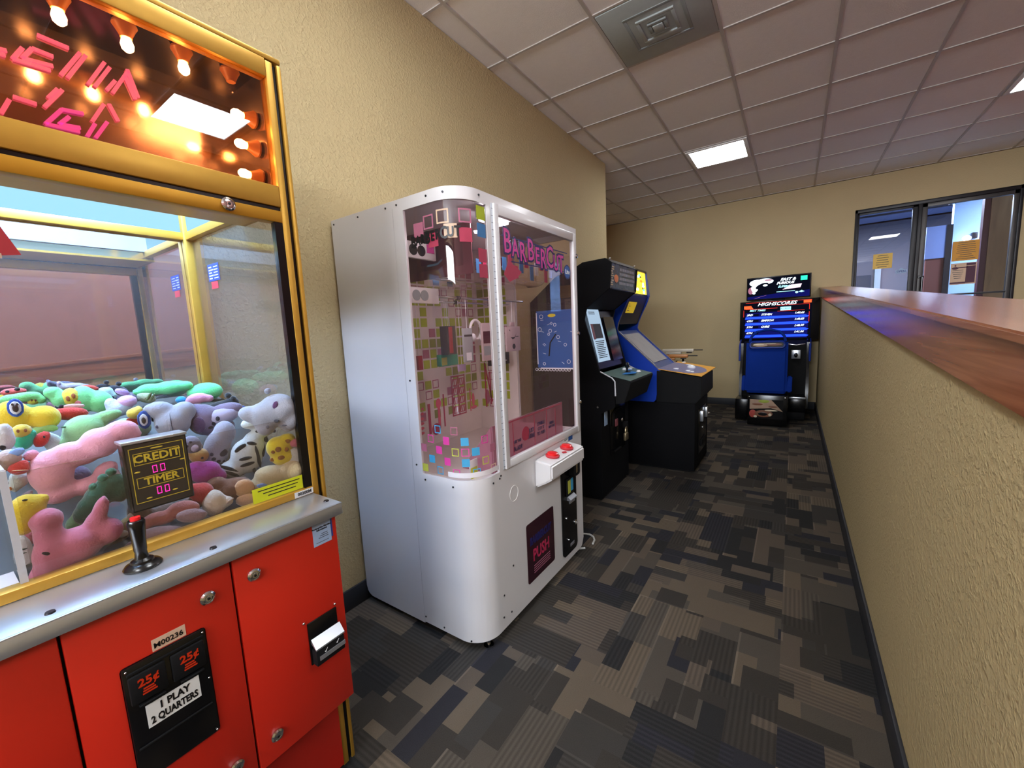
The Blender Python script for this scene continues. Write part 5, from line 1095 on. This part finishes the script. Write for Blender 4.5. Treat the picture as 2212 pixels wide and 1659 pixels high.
# ============================================================ plush toys in the crane machine
import json
TOYS = json.loads(r'''[["plush_duckling","yellow plush duckling lying at the left glass with a round blue tag",[-1.42,0.1333,1.2187],1.4772,"e8c22c",[[-0.0192,0.0045,0.0294,0.0375,0.0264,0.0],[0.0259,-0.0061,0.028,0.0292,0.0252,12.0]],[["hang_tag","2f55a8",[[-0.0126,0.0259,0.0127,0.0208,0.002,0.0,-0.0289]],"round blue hang tag"],
["tag_face","e8e8ee",[[-0.0126,0.0259,0.0088,0.0146,0.0015,0.0,-0.0329]]],
["tag_emblem","43352f",[[-0.0126,0.0249,0.0048,0.0087,0.0015,0.0,-0.0349],[-0.0157,0.0341,0.002,0.0031,0.0015,0.0,-0.0349],[-0.009,0.0336,0.002,0.0031,0.0015,0.0,-0.0349]]],
["beak","c98a20",[[-0.0434,-0.001,0.0067,0.0073,0.0027,0.0,-0.0139]]]]],
["plush_parrot","red plush bird beak with white top poking over the pale green turtle",[-1.44,0.1984,1.2125],1.4339,"c8332c",[[0.0058,-0.001,0.033,0.0167,0.0151,-6.0],[-0.0144,0.0026,0.0165,0.0134,0.012,0.0]],[["eye","222222",[[-0.0064,0.0177,0.0053,0.0056,0.0023,0.0,0.0005]]],
["beak_top","e6b9bb",[[0.0123,0.0153,0.021,0.0067,0.0027,-4.0,0.0005]]]]],
["plush_turtle","pale green plush turtle with white belly behind the big pink pig",[-1.37,0.2131,1.1723],1.4165,"90c886",[[0.0004,0.002,0.0389,0.0381,0.0343,0.0],[0.0387,0.0289,0.0314,0.0153,0.0137,12.0],[-0.0266,-0.0234,0.0299,0.024,0.0216,30.0]],[["belly","cfe3d6",[[-0.0504,-0.0185,0.0165,0.0327,0.0051,25.0,-0.0086]]],
["stitching","4b7a50",[[-0.0305,0.0183,0.0067,0.0022,0.0015,-10.0,-0.0143]]]]],
["plush_snake","small red plush between the yellow duckling and the green turtle",[-1.36,0.144,1.1733],1.4653,"c8332c",[[-0.0023,-0.0027,0.0133,0.0184,0.0119,-20.0],[0.0059,0.0069,0.0093,0.0102,0.0084,0.0]],[["eye","30201a",[[0.0032,0.0041,0.002,0.0031,0.0015,0.0,-0.0098]]]]],
["plush_caterpillar","teal and green plush with a yellow face ball under the duckling",[-1.36,0.1207,1.1766],1.4823,"2fb080",[[-0.0038,-0.0052,0.0153,0.017,0.0137,0.0],[0.0081,0.011,0.0102,0.012,0.0092,0.0]],[["face","d9b840",[[-0.0031,0.0198,0.0153,0.015,0.015,0.0,0.0]]],
["eye","8a4a20",[[-0.0081,0.0221,0.0025,0.004,0.0016,0.0,-0.0134],[0.0021,0.0214,0.0025,0.004,0.0016,0.0,-0.0135]]]]],
["plush_frog","mint green plush frog with a yellow face ball beside the red beak",[-1.55,0.245,1.234],1.414,"7fd98f",[[-0.0485,0.0246,0.0185,0.0171,0.0154,0.0],[0.003,0.0002,0.027,0.0367,0.0243,0.0],[0.0321,-0.0116,0.0286,0.0318,0.0258,20.0],[-0.0348,0.0052,0.0219,0.022,0.0197,0.0]],[["face","d8c440",[[-0.0178,0.009,0.0194,0.0245,0.0194,0.0,-0.0072]]],
["eye","a05a2a",[[-0.0238,0.0069,0.0042,0.0073,0.0021,0.0,-0.025],[-0.0135,0.0124,0.0042,0.0073,0.0021,0.0,-0.0253]]],
["mouth","c07070",[[-0.0074,-0.0064,0.0067,0.0061,0.0025,0.0,-0.0215]]]]],
["plush_lizard","green plush with a small yellow face behind the yellow duckling",[-1.56,0.1469,1.2516],1.4769,"7fd080",[[0.0034,0.0027,0.0306,0.0137,0.0123,5.0],[-0.0215,-0.0001,0.0175,0.0137,0.0123,0.0],[0.0279,-0.0082,0.0117,0.0114,0.0102,0.0]],[["face","b9b23c",[[0.0162,-0.0097,0.0117,0.0091,0.0091,0.0,0.0]]],
["eye","704020",[[0.0134,-0.006,0.0018,0.0034,0.0015,0.0,-0.0076],[0.0192,-0.0076,0.0018,0.0034,0.0015,0.0,-0.0081]]]]],
["plush_ladybug","pinkish red plush with black eyes at the far left of the pile",[-1.66,0.14,1.2643],1.4867,"cf5a55",[[0.0037,0.0004,0.0257,0.0107,0.0097,0.0],[-0.01,-0.001,0.0106,0.0095,0.0086,0.0]],[["eye","201818",[[-0.0069,0.0023,0.0038,0.0036,0.0019,0.0,-0.0081],[0.0099,0.0059,0.0053,0.0048,0.0022,0.0,-0.0075]]]]],
["plush_mouse","lilac grey plush lying along the back mirror behind the mint frog",[-1.68,0.256,1.2621],1.4196,"a9a6bd",[[-0.0052,0.001,0.0305,0.0105,0.0095,0.0],[-0.0273,0.0104,0.0072,0.0079,0.0065,0.0],[0.0216,-0.0061,0.0162,0.0092,0.0083,0.0]],[["ear","c3b5d8",[[-0.0282,0.0131,0.0045,0.0053,0.0021,0.0,-0.0055]]]]],
["plush_worm","red and green striped plush curled behind the mint frog",[-1.63,0.2783,1.2574],1.4017,"c44a40",[[-0.0043,0.0017,0.02,0.0078,0.007,-8.0],[0.0118,-0.0046,0.0073,0.0078,0.0065,0.0]],[["belly","58c070",[[-0.0047,-0.0113,0.0182,0.0065,0.0026,-6.0,0.0005]]],
["eye","2c6a80",[[-0.0066,-0.0138,0.0036,0.0033,0.0018,0.0,0.0005]]]]],
["plush_puppy","white plush with dark nose behind the lilac rabbit",[-1.63,0.3103,1.236],1.3827,"b9d8d4",[[-0.0047,0.0052,0.0209,0.0147,0.0132,10.0],[0.0081,-0.009,0.0133,0.0133,0.0119,20.0]],[["nose","25252c",[[0.009,-0.0117,0.0047,0.004,0.002,0.0,-0.0112]]]]],
["plush_cat","black plush cat with one ear up near the back mirror",[-1.69,0.3474,1.2374],1.3681,"1b1e28",[[-0.0053,0.0041,0.0223,0.0127,0.0114,-10.0],[0.0066,-0.0051,0.0162,0.0141,0.0127,0.0]],[["ear","14161c",[[0.0033,0.0191,0.0071,0.007,0.007,0.0,0.0]]]]],
["plush_rabbit","white plush rabbit with a pink belly and lilac ear in mid pile",[-1.52,0.305,1.2044],1.3728,"c5cfe6",[[0.004,-0.0041,0.029,0.0228,0.0205,5.0],[-0.0119,0.0122,0.0145,0.0152,0.0131,0.0]],[["belly","dcaedb",[[0.0209,0.0126,0.0218,0.0177,0.0177,0.0,-0.0041]]],
["ear","b89ad0",[[0.0145,0.0396,0.0163,0.0089,0.0089,-30.0,0.0]]]]],
["plush_snail","khaki and grey striped plush in front of the long mint plush",[-1.52,0.3665,1.2202],1.3342,"9aa585",[[0.0037,-0.0016,0.0216,0.0158,0.0142,-20.0],[-0.0108,0.0046,0.0098,0.0119,0.0088,0.0]],[["stripe","5d6a44",[[0.0078,0.0034,0.0039,0.0132,0.002,-30.0,-0.0126],[0.0155,0.0003,0.0029,0.0119,0.0017,-30.0,-0.0108]]]]],
["plush_crocodile","long mint green plush stretched below the back post",[-1.64,0.4418,1.2312],1.3077,"72e096",[[-0.0253,0.0002,0.0379,0.019,0.0171,-8.0],[0.0138,0.0007,0.0401,0.0219,0.0197,0.0],[0.0506,0.0029,0.0267,0.0161,0.0145,0.0],[-0.0534,-0.0069,0.0223,0.0132,0.0118,-20.0]],[]],
["plush_dinosaur","round mint green plush dome at the right end of the back row",[-1.62,0.5401,1.2064],1.249,"6cdd93",[[0.008,0.0003,0.0468,0.0309,0.0278,0.0],[-0.0241,-0.0009,0.0222,0.0216,0.0195,0.0]],[]],
["plush_chick","small yellow and red plush beside the grey hippo with the tag",[-1.4,0.3137,1.1964],1.3504,"e9cf58",[[-0.0029,-0.0025,0.0176,0.0156,0.014,-15.0],[0.0062,0.0053,0.0105,0.012,0.0095,0.0]],[["wing","c9442c",[[-0.0036,-0.0228,0.0193,0.0108,0.0037,-15.0,0.0005]]]]],
["plush_pig","large pink plush pig lying on its side in front of the pile",[-1.27,0.1862,1.1238],1.4252,"e8a3b6",[[-0.0483,-0.0123,0.0343,0.0484,0.0309,0.0],[-0.0096,0.0174,0.0398,0.0272,0.0245,-14.0],[0.03,0.0328,0.0343,0.0343,0.0309,-20.0],[0.0671,0.0525,0.0316,0.0242,0.0218,-2.0],[0.0838,0.0392,0.0178,0.0161,0.0145,15.0],[0.0322,-0.0299,0.0233,0.0172,0.0154,28.0],[-0.0003,-0.058,0.0274,0.0202,0.0182,10.0],[-0.0429,-0.0581,0.0316,0.0242,0.0218,10.0]],[["ear","d98898",[[-0.0703,0.0296,0.011,0.0121,0.011,-40.0,0.0]]],
["tail_ribbon","9f97a6",[[-0.0894,-0.0519,0.0151,0.0061,0.0025,40.0,0.0005]]],
["trotter","c6a9bd",[[0.0456,-0.0389,0.0069,0.0141,0.0027,20.0,-0.0064]]]]],
["plush_hippo","light grey plush hippo head with a round blue tag at mid pile",[-1.37,0.3772,1.1757],1.3021,"9c9da6",[[0.0009,-0.0158,0.0398,0.0422,0.0359,0.0],[-0.0188,0.0189,0.0323,0.0248,0.0223,-20.0],[0.0284,0.0098,0.0266,0.0273,0.0239,0.0],[-0.0423,0.0265,0.0133,0.0124,0.0112,-30.0]],[["hang_tag","2f4f98",[[-0.0546,0.0012,0.0142,0.0248,0.002,0.0,-0.008]],"round blue hang tag"],
["tag_face","e4e6ee",[[-0.0555,0.0013,0.0085,0.0161,0.0015,0.0,-0.012]]],
["tag_emblem","43352f",[[-0.0556,0.0,0.0047,0.0087,0.0015,0.0,-0.014]]],
["nostril","55566a",[[-0.0316,-0.0201,0.0038,0.005,0.0019,0.0,-0.02]]],
["muzzle_seam","5c5d68",[[-0.0031,-0.0193,0.0011,0.0323,0.0013,0.0,-0.0351]]],
["eye","1c1426",[[-0.0385,-0.001,0.0028,0.0074,0.0017,0.0,0.0005]]]]],
["plush_bear","purple grey plush bear with paw prints and grey paws behind the credit box",[-1.37,0.4674,1.151],1.242,"77687f",[[-0.0186,0.0001,0.0383,0.0451,0.0345,0.0],[0.0353,0.0169,0.0447,0.0239,0.0215,8.0],[-0.0389,0.0278,0.0234,0.0212,0.0191,0.0],[0.0123,-0.0283,0.0426,0.0265,0.0239,0.0]],[["paw","a59cb0",[[0.022,0.0043,0.0447,0.0252,0.0252,8.0,-0.009]],"lilac grey paw"],
["paw_pad","241c28",[[0.0134,0.0022,0.0053,0.0073,0.0023,0.0,-0.0332],[0.0023,-0.0104,0.0059,0.0066,0.0025,0.0,-0.0273],[-0.0056,-0.0206,0.0064,0.0046,0.0022,0.0,-0.0278],[0.0233,-0.0183,0.0106,0.0066,0.0027,-40.0,-0.0208]]],
["snout","55405f",[[-0.0296,-0.0086,0.0149,0.0239,0.0047,0.0,-0.0319]]]]],
["plush_elephant","grey plush leg with a padded foot sticking up over the zebra",[-1.3,0.4515,1.0875],1.2365,"8d8b98",[[-0.0029,-0.0,0.0309,0.046,0.0278,-25.0],[0.0168,0.0308,0.0268,0.0332,0.0241,0.0],[-0.0124,-0.0315,0.0309,0.0281,0.0253,10.0]],[["paw_pad","262030",[[0.0066,-0.0211,0.0123,0.0102,0.0036,30.0,-0.0205],[-0.0181,-0.0196,0.0051,0.0057,0.0023,0.0,-0.0226],[-0.0155,-0.0326,0.0057,0.0051,0.0023,0.0,-0.0246],[-0.0056,-0.0421,0.0051,0.0051,0.0023,0.0,-0.0222],[0.0057,-0.0453,0.0041,0.0032,0.0018,0.0,-0.0154]]]]],
["plush_rhino","pale grey plush rhino head leaning on the right glass",[-1.18,0.5431,1.162],1.1394,"9fa5b4",[[0.0147,0.0132,0.0482,0.0434,0.039,20.0],[-0.0186,0.0022,0.0372,0.0357,0.0321,0.0],[-0.0458,0.0075,0.0329,0.023,0.0207,-20.0],[0.0377,-0.0136,0.0285,0.0408,0.0256,0.0],[-0.0175,-0.0234,0.0263,0.0332,0.0237,0.0]],[["ear","5a3a66",[[0.011,0.03,0.0066,0.0115,0.0026,-20.0,-0.0353]],"purple lined ear"],
["horn","8e93a4",[[-0.0029,0.0665,0.0088,0.0077,0.0077,20.0,0.0]]],
["eye","4a4f60",[[0.0092,-0.0133,0.0066,0.0064,0.0026,0.0,-0.0305]]],
["nostril","666a7c",[[-0.0133,-0.0287,0.0044,0.0051,0.0021,0.0,-0.0225],[0.0014,-0.0461,0.0044,0.0045,0.0021,0.0,-0.0026],[0.0272,-0.0309,0.0077,0.0026,0.0016,0.0,-0.0207]]]]],
["plush_zebra","white plush zebra with black stripes near the right corner",[-1.25,0.5001,1.0627],1.1902,"c3cbc8",[[-0.0037,-0.0147,0.0388,0.0492,0.0349,0.0],[0.0169,0.0166,0.028,0.0362,0.0252,0.0],[-0.0394,-0.0451,0.0323,0.0259,0.0233,-20.0],[0.0397,0.0477,0.0215,0.0207,0.0186,20.0],[0.0138,0.075,0.0237,0.0155,0.014,0.0]],[["stripe","171a22",[[-0.0069,-0.0132,0.0161,0.0052,0.0023,3.0,-0.0343],[-0.0043,-0.0302,0.0183,0.0052,0.0023,8.0,-0.0326],[0.0221,-0.0161,0.005,0.0336,0.0022,5.0,-0.0255],[0.0377,-0.004,0.0043,0.0207,0.0021,-10.0,-0.0085],[-0.0154,0.0158,0.0172,0.0071,0.0028,32.0,-0.0248],[-0.0476,-0.0355,0.0258,0.0052,0.0023,-32.0,-0.0207],[-0.0418,-0.0514,0.0194,0.0047,0.0022,-34.0,-0.022],[0.0089,-0.0504,0.0043,0.0194,0.0021,10.0,-0.0206],[0.0444,0.0306,0.0065,0.0155,0.0026,20.0,-0.0091],[0.0118,0.0233,0.0129,0.0052,0.0023,-20.0,-0.0238],[0.0313,0.0546,0.0086,0.0052,0.0023,20.0,-0.0154]],"black stripes"],
["wash_label","d8dcdc",[[-0.0275,-0.0716,0.0205,0.0065,0.0026,-18.0,0.0005]],"white wash label"]]],
["plush_giraffe","yellow plush giraffe with brown patches by the right glass",[-1.185,0.5618,1.0582],1.1281,"d3c02c",[[-0.0083,0.0078,0.0317,0.0315,0.0283,-10.0],[0.002,-0.019,0.034,0.0288,0.0259,0.0],[0.0152,0.0262,0.0227,0.0183,0.0165,0.0]],[["patch","8c5c20",[[-0.0094,0.0078,0.0079,0.0079,0.003,20.0,-0.0278],[0.0151,0.0236,0.0079,0.0066,0.0026,0.0,-0.0158],[-0.0265,-0.0214,0.0068,0.0066,0.0026,0.0,-0.0135],[-0.0048,-0.0173,0.0091,0.0066,0.0026,0.0,-0.0249],[-0.0221,0.002,0.0057,0.0052,0.0023,0.0,-0.0244],[0.0097,0.0029,0.0068,0.0066,0.0026,0.0,-0.0224]],"brown patches"],
["foot","c8707c",[[0.0306,0.0149,0.0204,0.0131,0.0131,-25.0,-0.0033]]],
["belly","bdbdb4",[[0.0277,-0.0296,0.0272,0.0315,0.0078,0.0,-0.0136]]]]],
["plush_lamb","cream plush under the giraffe in the right corner",[-1.185,0.5382,0.9869],1.1445,"b3a37e",[[-0.0082,0.0051,0.0467,0.0286,0.0257,-12.0],[0.0387,0.0091,0.0334,0.0338,0.03,-15.0],[-0.037,-0.0193,0.0378,0.0234,0.021,-15.0]],[["patch","6f86b8",[[-0.0368,-0.0128,0.0134,0.0065,0.0026,-10.0,-0.0197]]]]],
["plush_hedgehog","fuzzy magenta plush between the credit box and the monkey",[-1.26,0.4012,1.0277],1.2626,"9a2f8c",[[-0.0011,0.0025,0.0345,0.0291,0.0262,15.0],[0.0174,-0.0168,0.0269,0.0219,0.0197,15.0],[-0.0198,0.0158,0.0211,0.0219,0.019,0.0]],[]],
["plush_puppy","orange brown plush head tucked under the bear",[-1.3,0.399,1.073],1.273,"a87a3c",[[0.0041,-0.0038,0.0231,0.0209,0.0188,0.0],[-0.0099,0.0093,0.0135,0.0148,0.0121,0.0]],[["nose","2a1c14",[[0.0097,-0.0079,0.0034,0.0037,0.0018,0.0,-0.0174]]]]],
["plush_snake","red plush below the magenta fuzzy one, right of the credit box",[-1.22,0.3692,0.9925],1.277,"b03432",[[0.0049,-0.0039,0.0255,0.0303,0.0229,0.0],[-0.011,0.0087,0.0164,0.021,0.0147,0.0]],[]],
["plush_monkey","brown plush monkey with a tan face at the lower right glass",[-1.22,0.4494,0.97],1.2179,"6b4632",[[-0.0113,0.0066,0.0507,0.0298,0.0268,8.0],[0.0333,-0.0208,0.0365,0.0323,0.0291,-10.0],[-0.0409,0.0269,0.0243,0.0224,0.0201,0.0]],[["face","c39a72",[[0.0172,0.0087,0.0243,0.0248,0.0071,30.0,-0.0216],[0.0231,-0.024,0.0304,0.0174,0.0053,-10.0,-0.0272]]],
["eye","3a2418",[[0.0058,0.0031,0.003,0.005,0.0018,0.0,-0.0243],[0.0244,0.0107,0.003,0.005,0.0018,0.0,-0.0184]]],
["paw","c09878",[[-0.037,-0.0019,0.0142,0.0112,0.0038,0.0,-0.0219]]]]],
["plush_seal","round cream white plush at the bottom of the front glass",[-1.2,0.3939,0.9618],1.2536,"cfc4b2",[[-0.0053,0.001,0.0263,0.0354,0.0236,0.0],[0.0208,-0.004,0.0169,0.0142,0.0127,20.0]],[["ribbon","b9a8a0",[[0.0256,-0.0008,0.0131,0.0035,0.0019,30.0,-0.0114]]]]],
["plush_fish","salmon pink plush fish lying flat below the credit box",[-1.21,0.2986,0.9652],1.3288,"b06a62",[[-0.0155,-0.0025,0.0328,0.0176,0.0158,-6.0],[0.03,0.0067,0.0328,0.0198,0.0178,-12.0],[-0.0487,-0.0136,0.0164,0.0132,0.0119,-10.0]],[["fin","8d4a48",[[0.0172,-0.0067,0.0131,0.0055,0.0024,-10.0,-0.0087]]]]],
["plush_turtle","dark green plush with scalloped shell under the pink pig",[-1.22,0.1965,1.0482],1.4111,"1f5640",[[0.011,0.0211,0.0207,0.0239,0.0186,-30.0],[-0.0034,0.0021,0.0248,0.0259,0.0223,-20.0],[-0.0212,-0.0167,0.0207,0.0219,0.0186,0.0],[0.0279,0.0099,0.0179,0.0339,0.0161,0.0],[-0.032,-0.0309,0.0165,0.02,0.0149,0.0]],[["belly","7d9c7a",[[-0.0188,-0.0488,0.0234,0.016,0.005,-10.0,0.0005]]],
["shell_edge","2c6a50",[[0.0068,0.0393,0.0096,0.01,0.0096,0.0,-0.005],[-0.0096,0.0245,0.0083,0.009,0.0083,0.0,-0.0046],[0.0202,0.0484,0.0096,0.009,0.009,0.0,0.0]]]]],
["plush_rabbit","dusty pink plush rabbit with two upright ears at the front glass",[-1.19,0.1378,0.9819],1.4555,"c9748c",[[-0.0218,-0.019,0.0344,0.0486,0.031,0.0],[0.0091,-0.0118,0.0368,0.0374,0.0332,-10.0],[-0.0269,0.0543,0.0246,0.0243,0.0219,-8.0],[-0.0279,0.0235,0.0221,0.0318,0.0199,0.0],[0.0465,0.0435,0.0135,0.0355,0.0122,-18.0],[0.0376,0.0142,0.0197,0.0318,0.0177,0.0],[0.0525,-0.0009,0.0258,0.028,0.0232,-20.0],[-0.0444,-0.0548,0.0209,0.0262,0.0188,0.0]],[["eye","2e1a20",[[-0.0342,-0.0031,0.0074,0.0033,0.0018,-38.0,-0.0265]],"slit eye"]]],
["plush_star","bright yellow plush to the left of the pink rabbit",[-1.21,0.0916,1.057],1.4952,"d7b824",[[0.0003,0.0055,0.0258,0.0304,0.0232,0.0],[-0.0089,-0.0206,0.0179,0.0232,0.0161,0.0],[0.0147,0.0179,0.019,0.0125,0.0113,10.0]],[["eye","40380f",[[-0.0002,0.0279,0.0039,0.0022,0.0016,-10.0,-0.0152]]]]],
["plush_lamb","small white plush left of the big pink pig",[-1.3,0.094,1.1026],1.4986,"c9cfc6",[[0.0023,0.0041,0.0154,0.0189,0.0138,0.0],[-0.0052,-0.0095,0.0094,0.0132,0.0085,0.0]],[["nose","c07a40",[[-0.0112,-0.011,0.0024,0.0038,0.0016,0.0,-0.006]]]]],
["plush_seal","off white plush bear head with black nose at the far left glass",[-1.33,0.0909,1.1945],1.5025,"cfc6bd",[[-0.0009,-0.0053,0.0165,0.0266,0.0149,0.0],[0.002,0.0116,0.0118,0.0171,0.0106,0.0]],[["nose","20181a",[[-0.0049,-0.0212,0.0047,0.0057,0.0022,0.0,-0.0109]]]]],
["plush_mouse","beige and blue plush under the white bear head at far left",[-1.28,0.0846,1.1526],1.5048,"b79f98",[[0.0029,0.0036,0.0193,0.0184,0.0165,15.0],[-0.0041,-0.0051,0.0136,0.0184,0.0123,0.0]],[["scarf","86a8e0",[[0.0135,0.0138,0.0125,0.0083,0.0031,20.0,-0.01]]]]],
["plush_ladybug","small red plush left of the pink pig",[-1.27,0.0983,1.1356],1.4936,"c23a34",[[-0.002,-0.0024,0.0163,0.0139,0.0125,-22.0],[0.0052,0.0063,0.0093,0.0093,0.0083,0.0]],[["whisker","d8b090",[[-0.0009,-0.0043,0.0116,0.0009,0.0012,-12.0,-0.0119]]]]],
["plush_duckling","blue plush head peeking between mint plush and grey hippo",[-1.58,0.4679,1.1923],1.2829,"2f9ad0",[[-0.0031,0.0011,0.0158,0.0131,0.0118,0.0],[0.007,-0.0024,0.009,0.0102,0.0081,0.0]],[]],
["plush_pig","pale pink plush behind the bear beside the blue head",[-1.55,0.5018,1.1928],1.2577,"e2a0bd",[[-0.0017,0.0025,0.0302,0.0176,0.0158,0.0],[0.0238,-0.0019,0.0163,0.0132,0.0119,0.0],[-0.0229,-0.005,0.014,0.0132,0.0119,0.0]],[["belly","e8e0e6",[[-0.0139,-0.0144,0.0186,0.0073,0.0028,0.0,-0.003]]]]],
["plush_cow","black plush with two round ears lying above the bear",[-1.5,0.551,1.1637],1.2188,"15171c",[[-0.0086,-0.0033,0.0484,0.0223,0.02,10.0],[0.0185,0.007,0.0242,0.0208,0.0187,20.0]],[["ear","0e1014",[[0.025,0.02,0.0097,0.0119,0.0097,0.0,-0.0071],[0.0134,0.0326,0.0097,0.0104,0.0097,0.0,0.0]]],
["belly","d6dada",[[0.0321,-0.0175,0.0061,0.0163,0.0025,10.0,0.0005]]]]],
["plush_whale","navy and white plush under the rhino chin",[-1.4,0.5638,1.1452],1.1879,"27407c",[[-0.0022,0.0073,0.0144,0.0201,0.0129,0.0],[0.0031,-0.0102,0.012,0.0172,0.0108,0.0]],[["belly","dfe4ec",[[-0.0067,0.0162,0.0072,0.0115,0.0028,0.0,-0.0104]]]]],
["plush_cat","small grey plush cat peeking right of the credit box",[-1.27,0.3832,1.1069],1.2778,"6d6878",[[-0.0034,0.0019,0.0223,0.0239,0.0201,0.0],[0.0084,-0.0047,0.013,0.0167,0.0117,0.0]],[["eye","2a2034",[[-0.0031,0.0115,0.0037,0.0036,0.0019,0.0,-0.0179],[-0.0109,0.0024,0.0028,0.0036,0.0017,0.0,-0.0185]]],
["muzzle","b3a8c4",[[0.0037,-0.0057,0.0084,0.0095,0.0031,0.0,-0.0174]]]]],
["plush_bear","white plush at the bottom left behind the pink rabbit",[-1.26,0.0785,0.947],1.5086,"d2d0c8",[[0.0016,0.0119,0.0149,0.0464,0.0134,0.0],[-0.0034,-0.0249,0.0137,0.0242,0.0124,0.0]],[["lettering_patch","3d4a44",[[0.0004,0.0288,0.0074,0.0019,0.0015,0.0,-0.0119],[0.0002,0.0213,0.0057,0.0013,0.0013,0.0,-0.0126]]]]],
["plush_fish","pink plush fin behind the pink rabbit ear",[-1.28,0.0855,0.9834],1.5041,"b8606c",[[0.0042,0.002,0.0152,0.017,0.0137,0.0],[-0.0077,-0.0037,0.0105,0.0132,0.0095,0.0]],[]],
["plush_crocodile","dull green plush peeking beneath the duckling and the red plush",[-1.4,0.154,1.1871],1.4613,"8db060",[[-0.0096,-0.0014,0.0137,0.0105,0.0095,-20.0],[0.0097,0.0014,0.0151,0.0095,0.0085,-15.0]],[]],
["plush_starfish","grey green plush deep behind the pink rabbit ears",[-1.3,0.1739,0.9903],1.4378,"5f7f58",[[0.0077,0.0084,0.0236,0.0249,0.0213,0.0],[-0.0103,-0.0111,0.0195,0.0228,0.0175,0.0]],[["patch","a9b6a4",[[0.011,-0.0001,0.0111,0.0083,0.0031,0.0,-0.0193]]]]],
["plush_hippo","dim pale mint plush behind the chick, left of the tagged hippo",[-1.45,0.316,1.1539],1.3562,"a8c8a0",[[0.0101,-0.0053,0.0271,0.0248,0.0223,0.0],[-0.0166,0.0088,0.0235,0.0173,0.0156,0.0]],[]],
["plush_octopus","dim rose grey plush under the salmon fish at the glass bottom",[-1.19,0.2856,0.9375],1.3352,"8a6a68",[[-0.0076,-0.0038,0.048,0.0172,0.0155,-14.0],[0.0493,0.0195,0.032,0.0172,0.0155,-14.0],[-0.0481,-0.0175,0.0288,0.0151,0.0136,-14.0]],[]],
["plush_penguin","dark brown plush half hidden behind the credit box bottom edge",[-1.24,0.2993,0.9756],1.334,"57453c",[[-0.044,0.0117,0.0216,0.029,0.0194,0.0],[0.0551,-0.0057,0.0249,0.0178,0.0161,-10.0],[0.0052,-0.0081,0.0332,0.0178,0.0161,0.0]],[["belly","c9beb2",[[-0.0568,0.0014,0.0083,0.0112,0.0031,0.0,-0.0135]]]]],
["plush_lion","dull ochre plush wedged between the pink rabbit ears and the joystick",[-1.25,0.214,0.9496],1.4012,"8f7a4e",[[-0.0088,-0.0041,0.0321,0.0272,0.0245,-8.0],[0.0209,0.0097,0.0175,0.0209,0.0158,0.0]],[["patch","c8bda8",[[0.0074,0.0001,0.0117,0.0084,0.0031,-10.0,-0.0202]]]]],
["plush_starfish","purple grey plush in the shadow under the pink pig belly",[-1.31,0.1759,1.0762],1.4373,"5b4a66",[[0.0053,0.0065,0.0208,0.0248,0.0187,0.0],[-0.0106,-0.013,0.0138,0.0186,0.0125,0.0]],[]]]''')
def fur(col):
    n = 'fur_'+col
    if n not in M: pbr(n, col, .9, noise=.12, scale=22, bump=.5, bscale=260, sheen=.5, spec=.15)
    return n
def smooth_mod(o, vox=.0042):
    m = o.modifiers.new('fuse', 'REMESH'); m.mode = 'VOXEL'; m.voxel_size = vox; m.use_smooth_shade = True
    s = o.modifiers.new('soften', 'SMOOTH'); s.iterations = 8; s.factor = .6
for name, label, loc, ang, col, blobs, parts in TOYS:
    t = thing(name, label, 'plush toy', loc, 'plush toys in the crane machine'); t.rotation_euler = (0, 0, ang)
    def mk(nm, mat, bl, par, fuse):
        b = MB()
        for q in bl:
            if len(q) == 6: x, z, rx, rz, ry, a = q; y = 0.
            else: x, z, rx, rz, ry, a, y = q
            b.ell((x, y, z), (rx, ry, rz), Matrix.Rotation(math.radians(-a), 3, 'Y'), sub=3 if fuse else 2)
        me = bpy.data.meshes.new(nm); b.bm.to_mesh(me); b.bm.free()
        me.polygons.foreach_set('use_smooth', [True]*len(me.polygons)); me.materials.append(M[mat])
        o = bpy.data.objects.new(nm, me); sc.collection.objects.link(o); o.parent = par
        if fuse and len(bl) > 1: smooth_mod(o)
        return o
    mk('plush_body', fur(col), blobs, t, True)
    for p in parts:
        c = mk(p[0], fur(p[1]), p[2], t, False)
        if len(p) > 3: c['label'] = p[3]
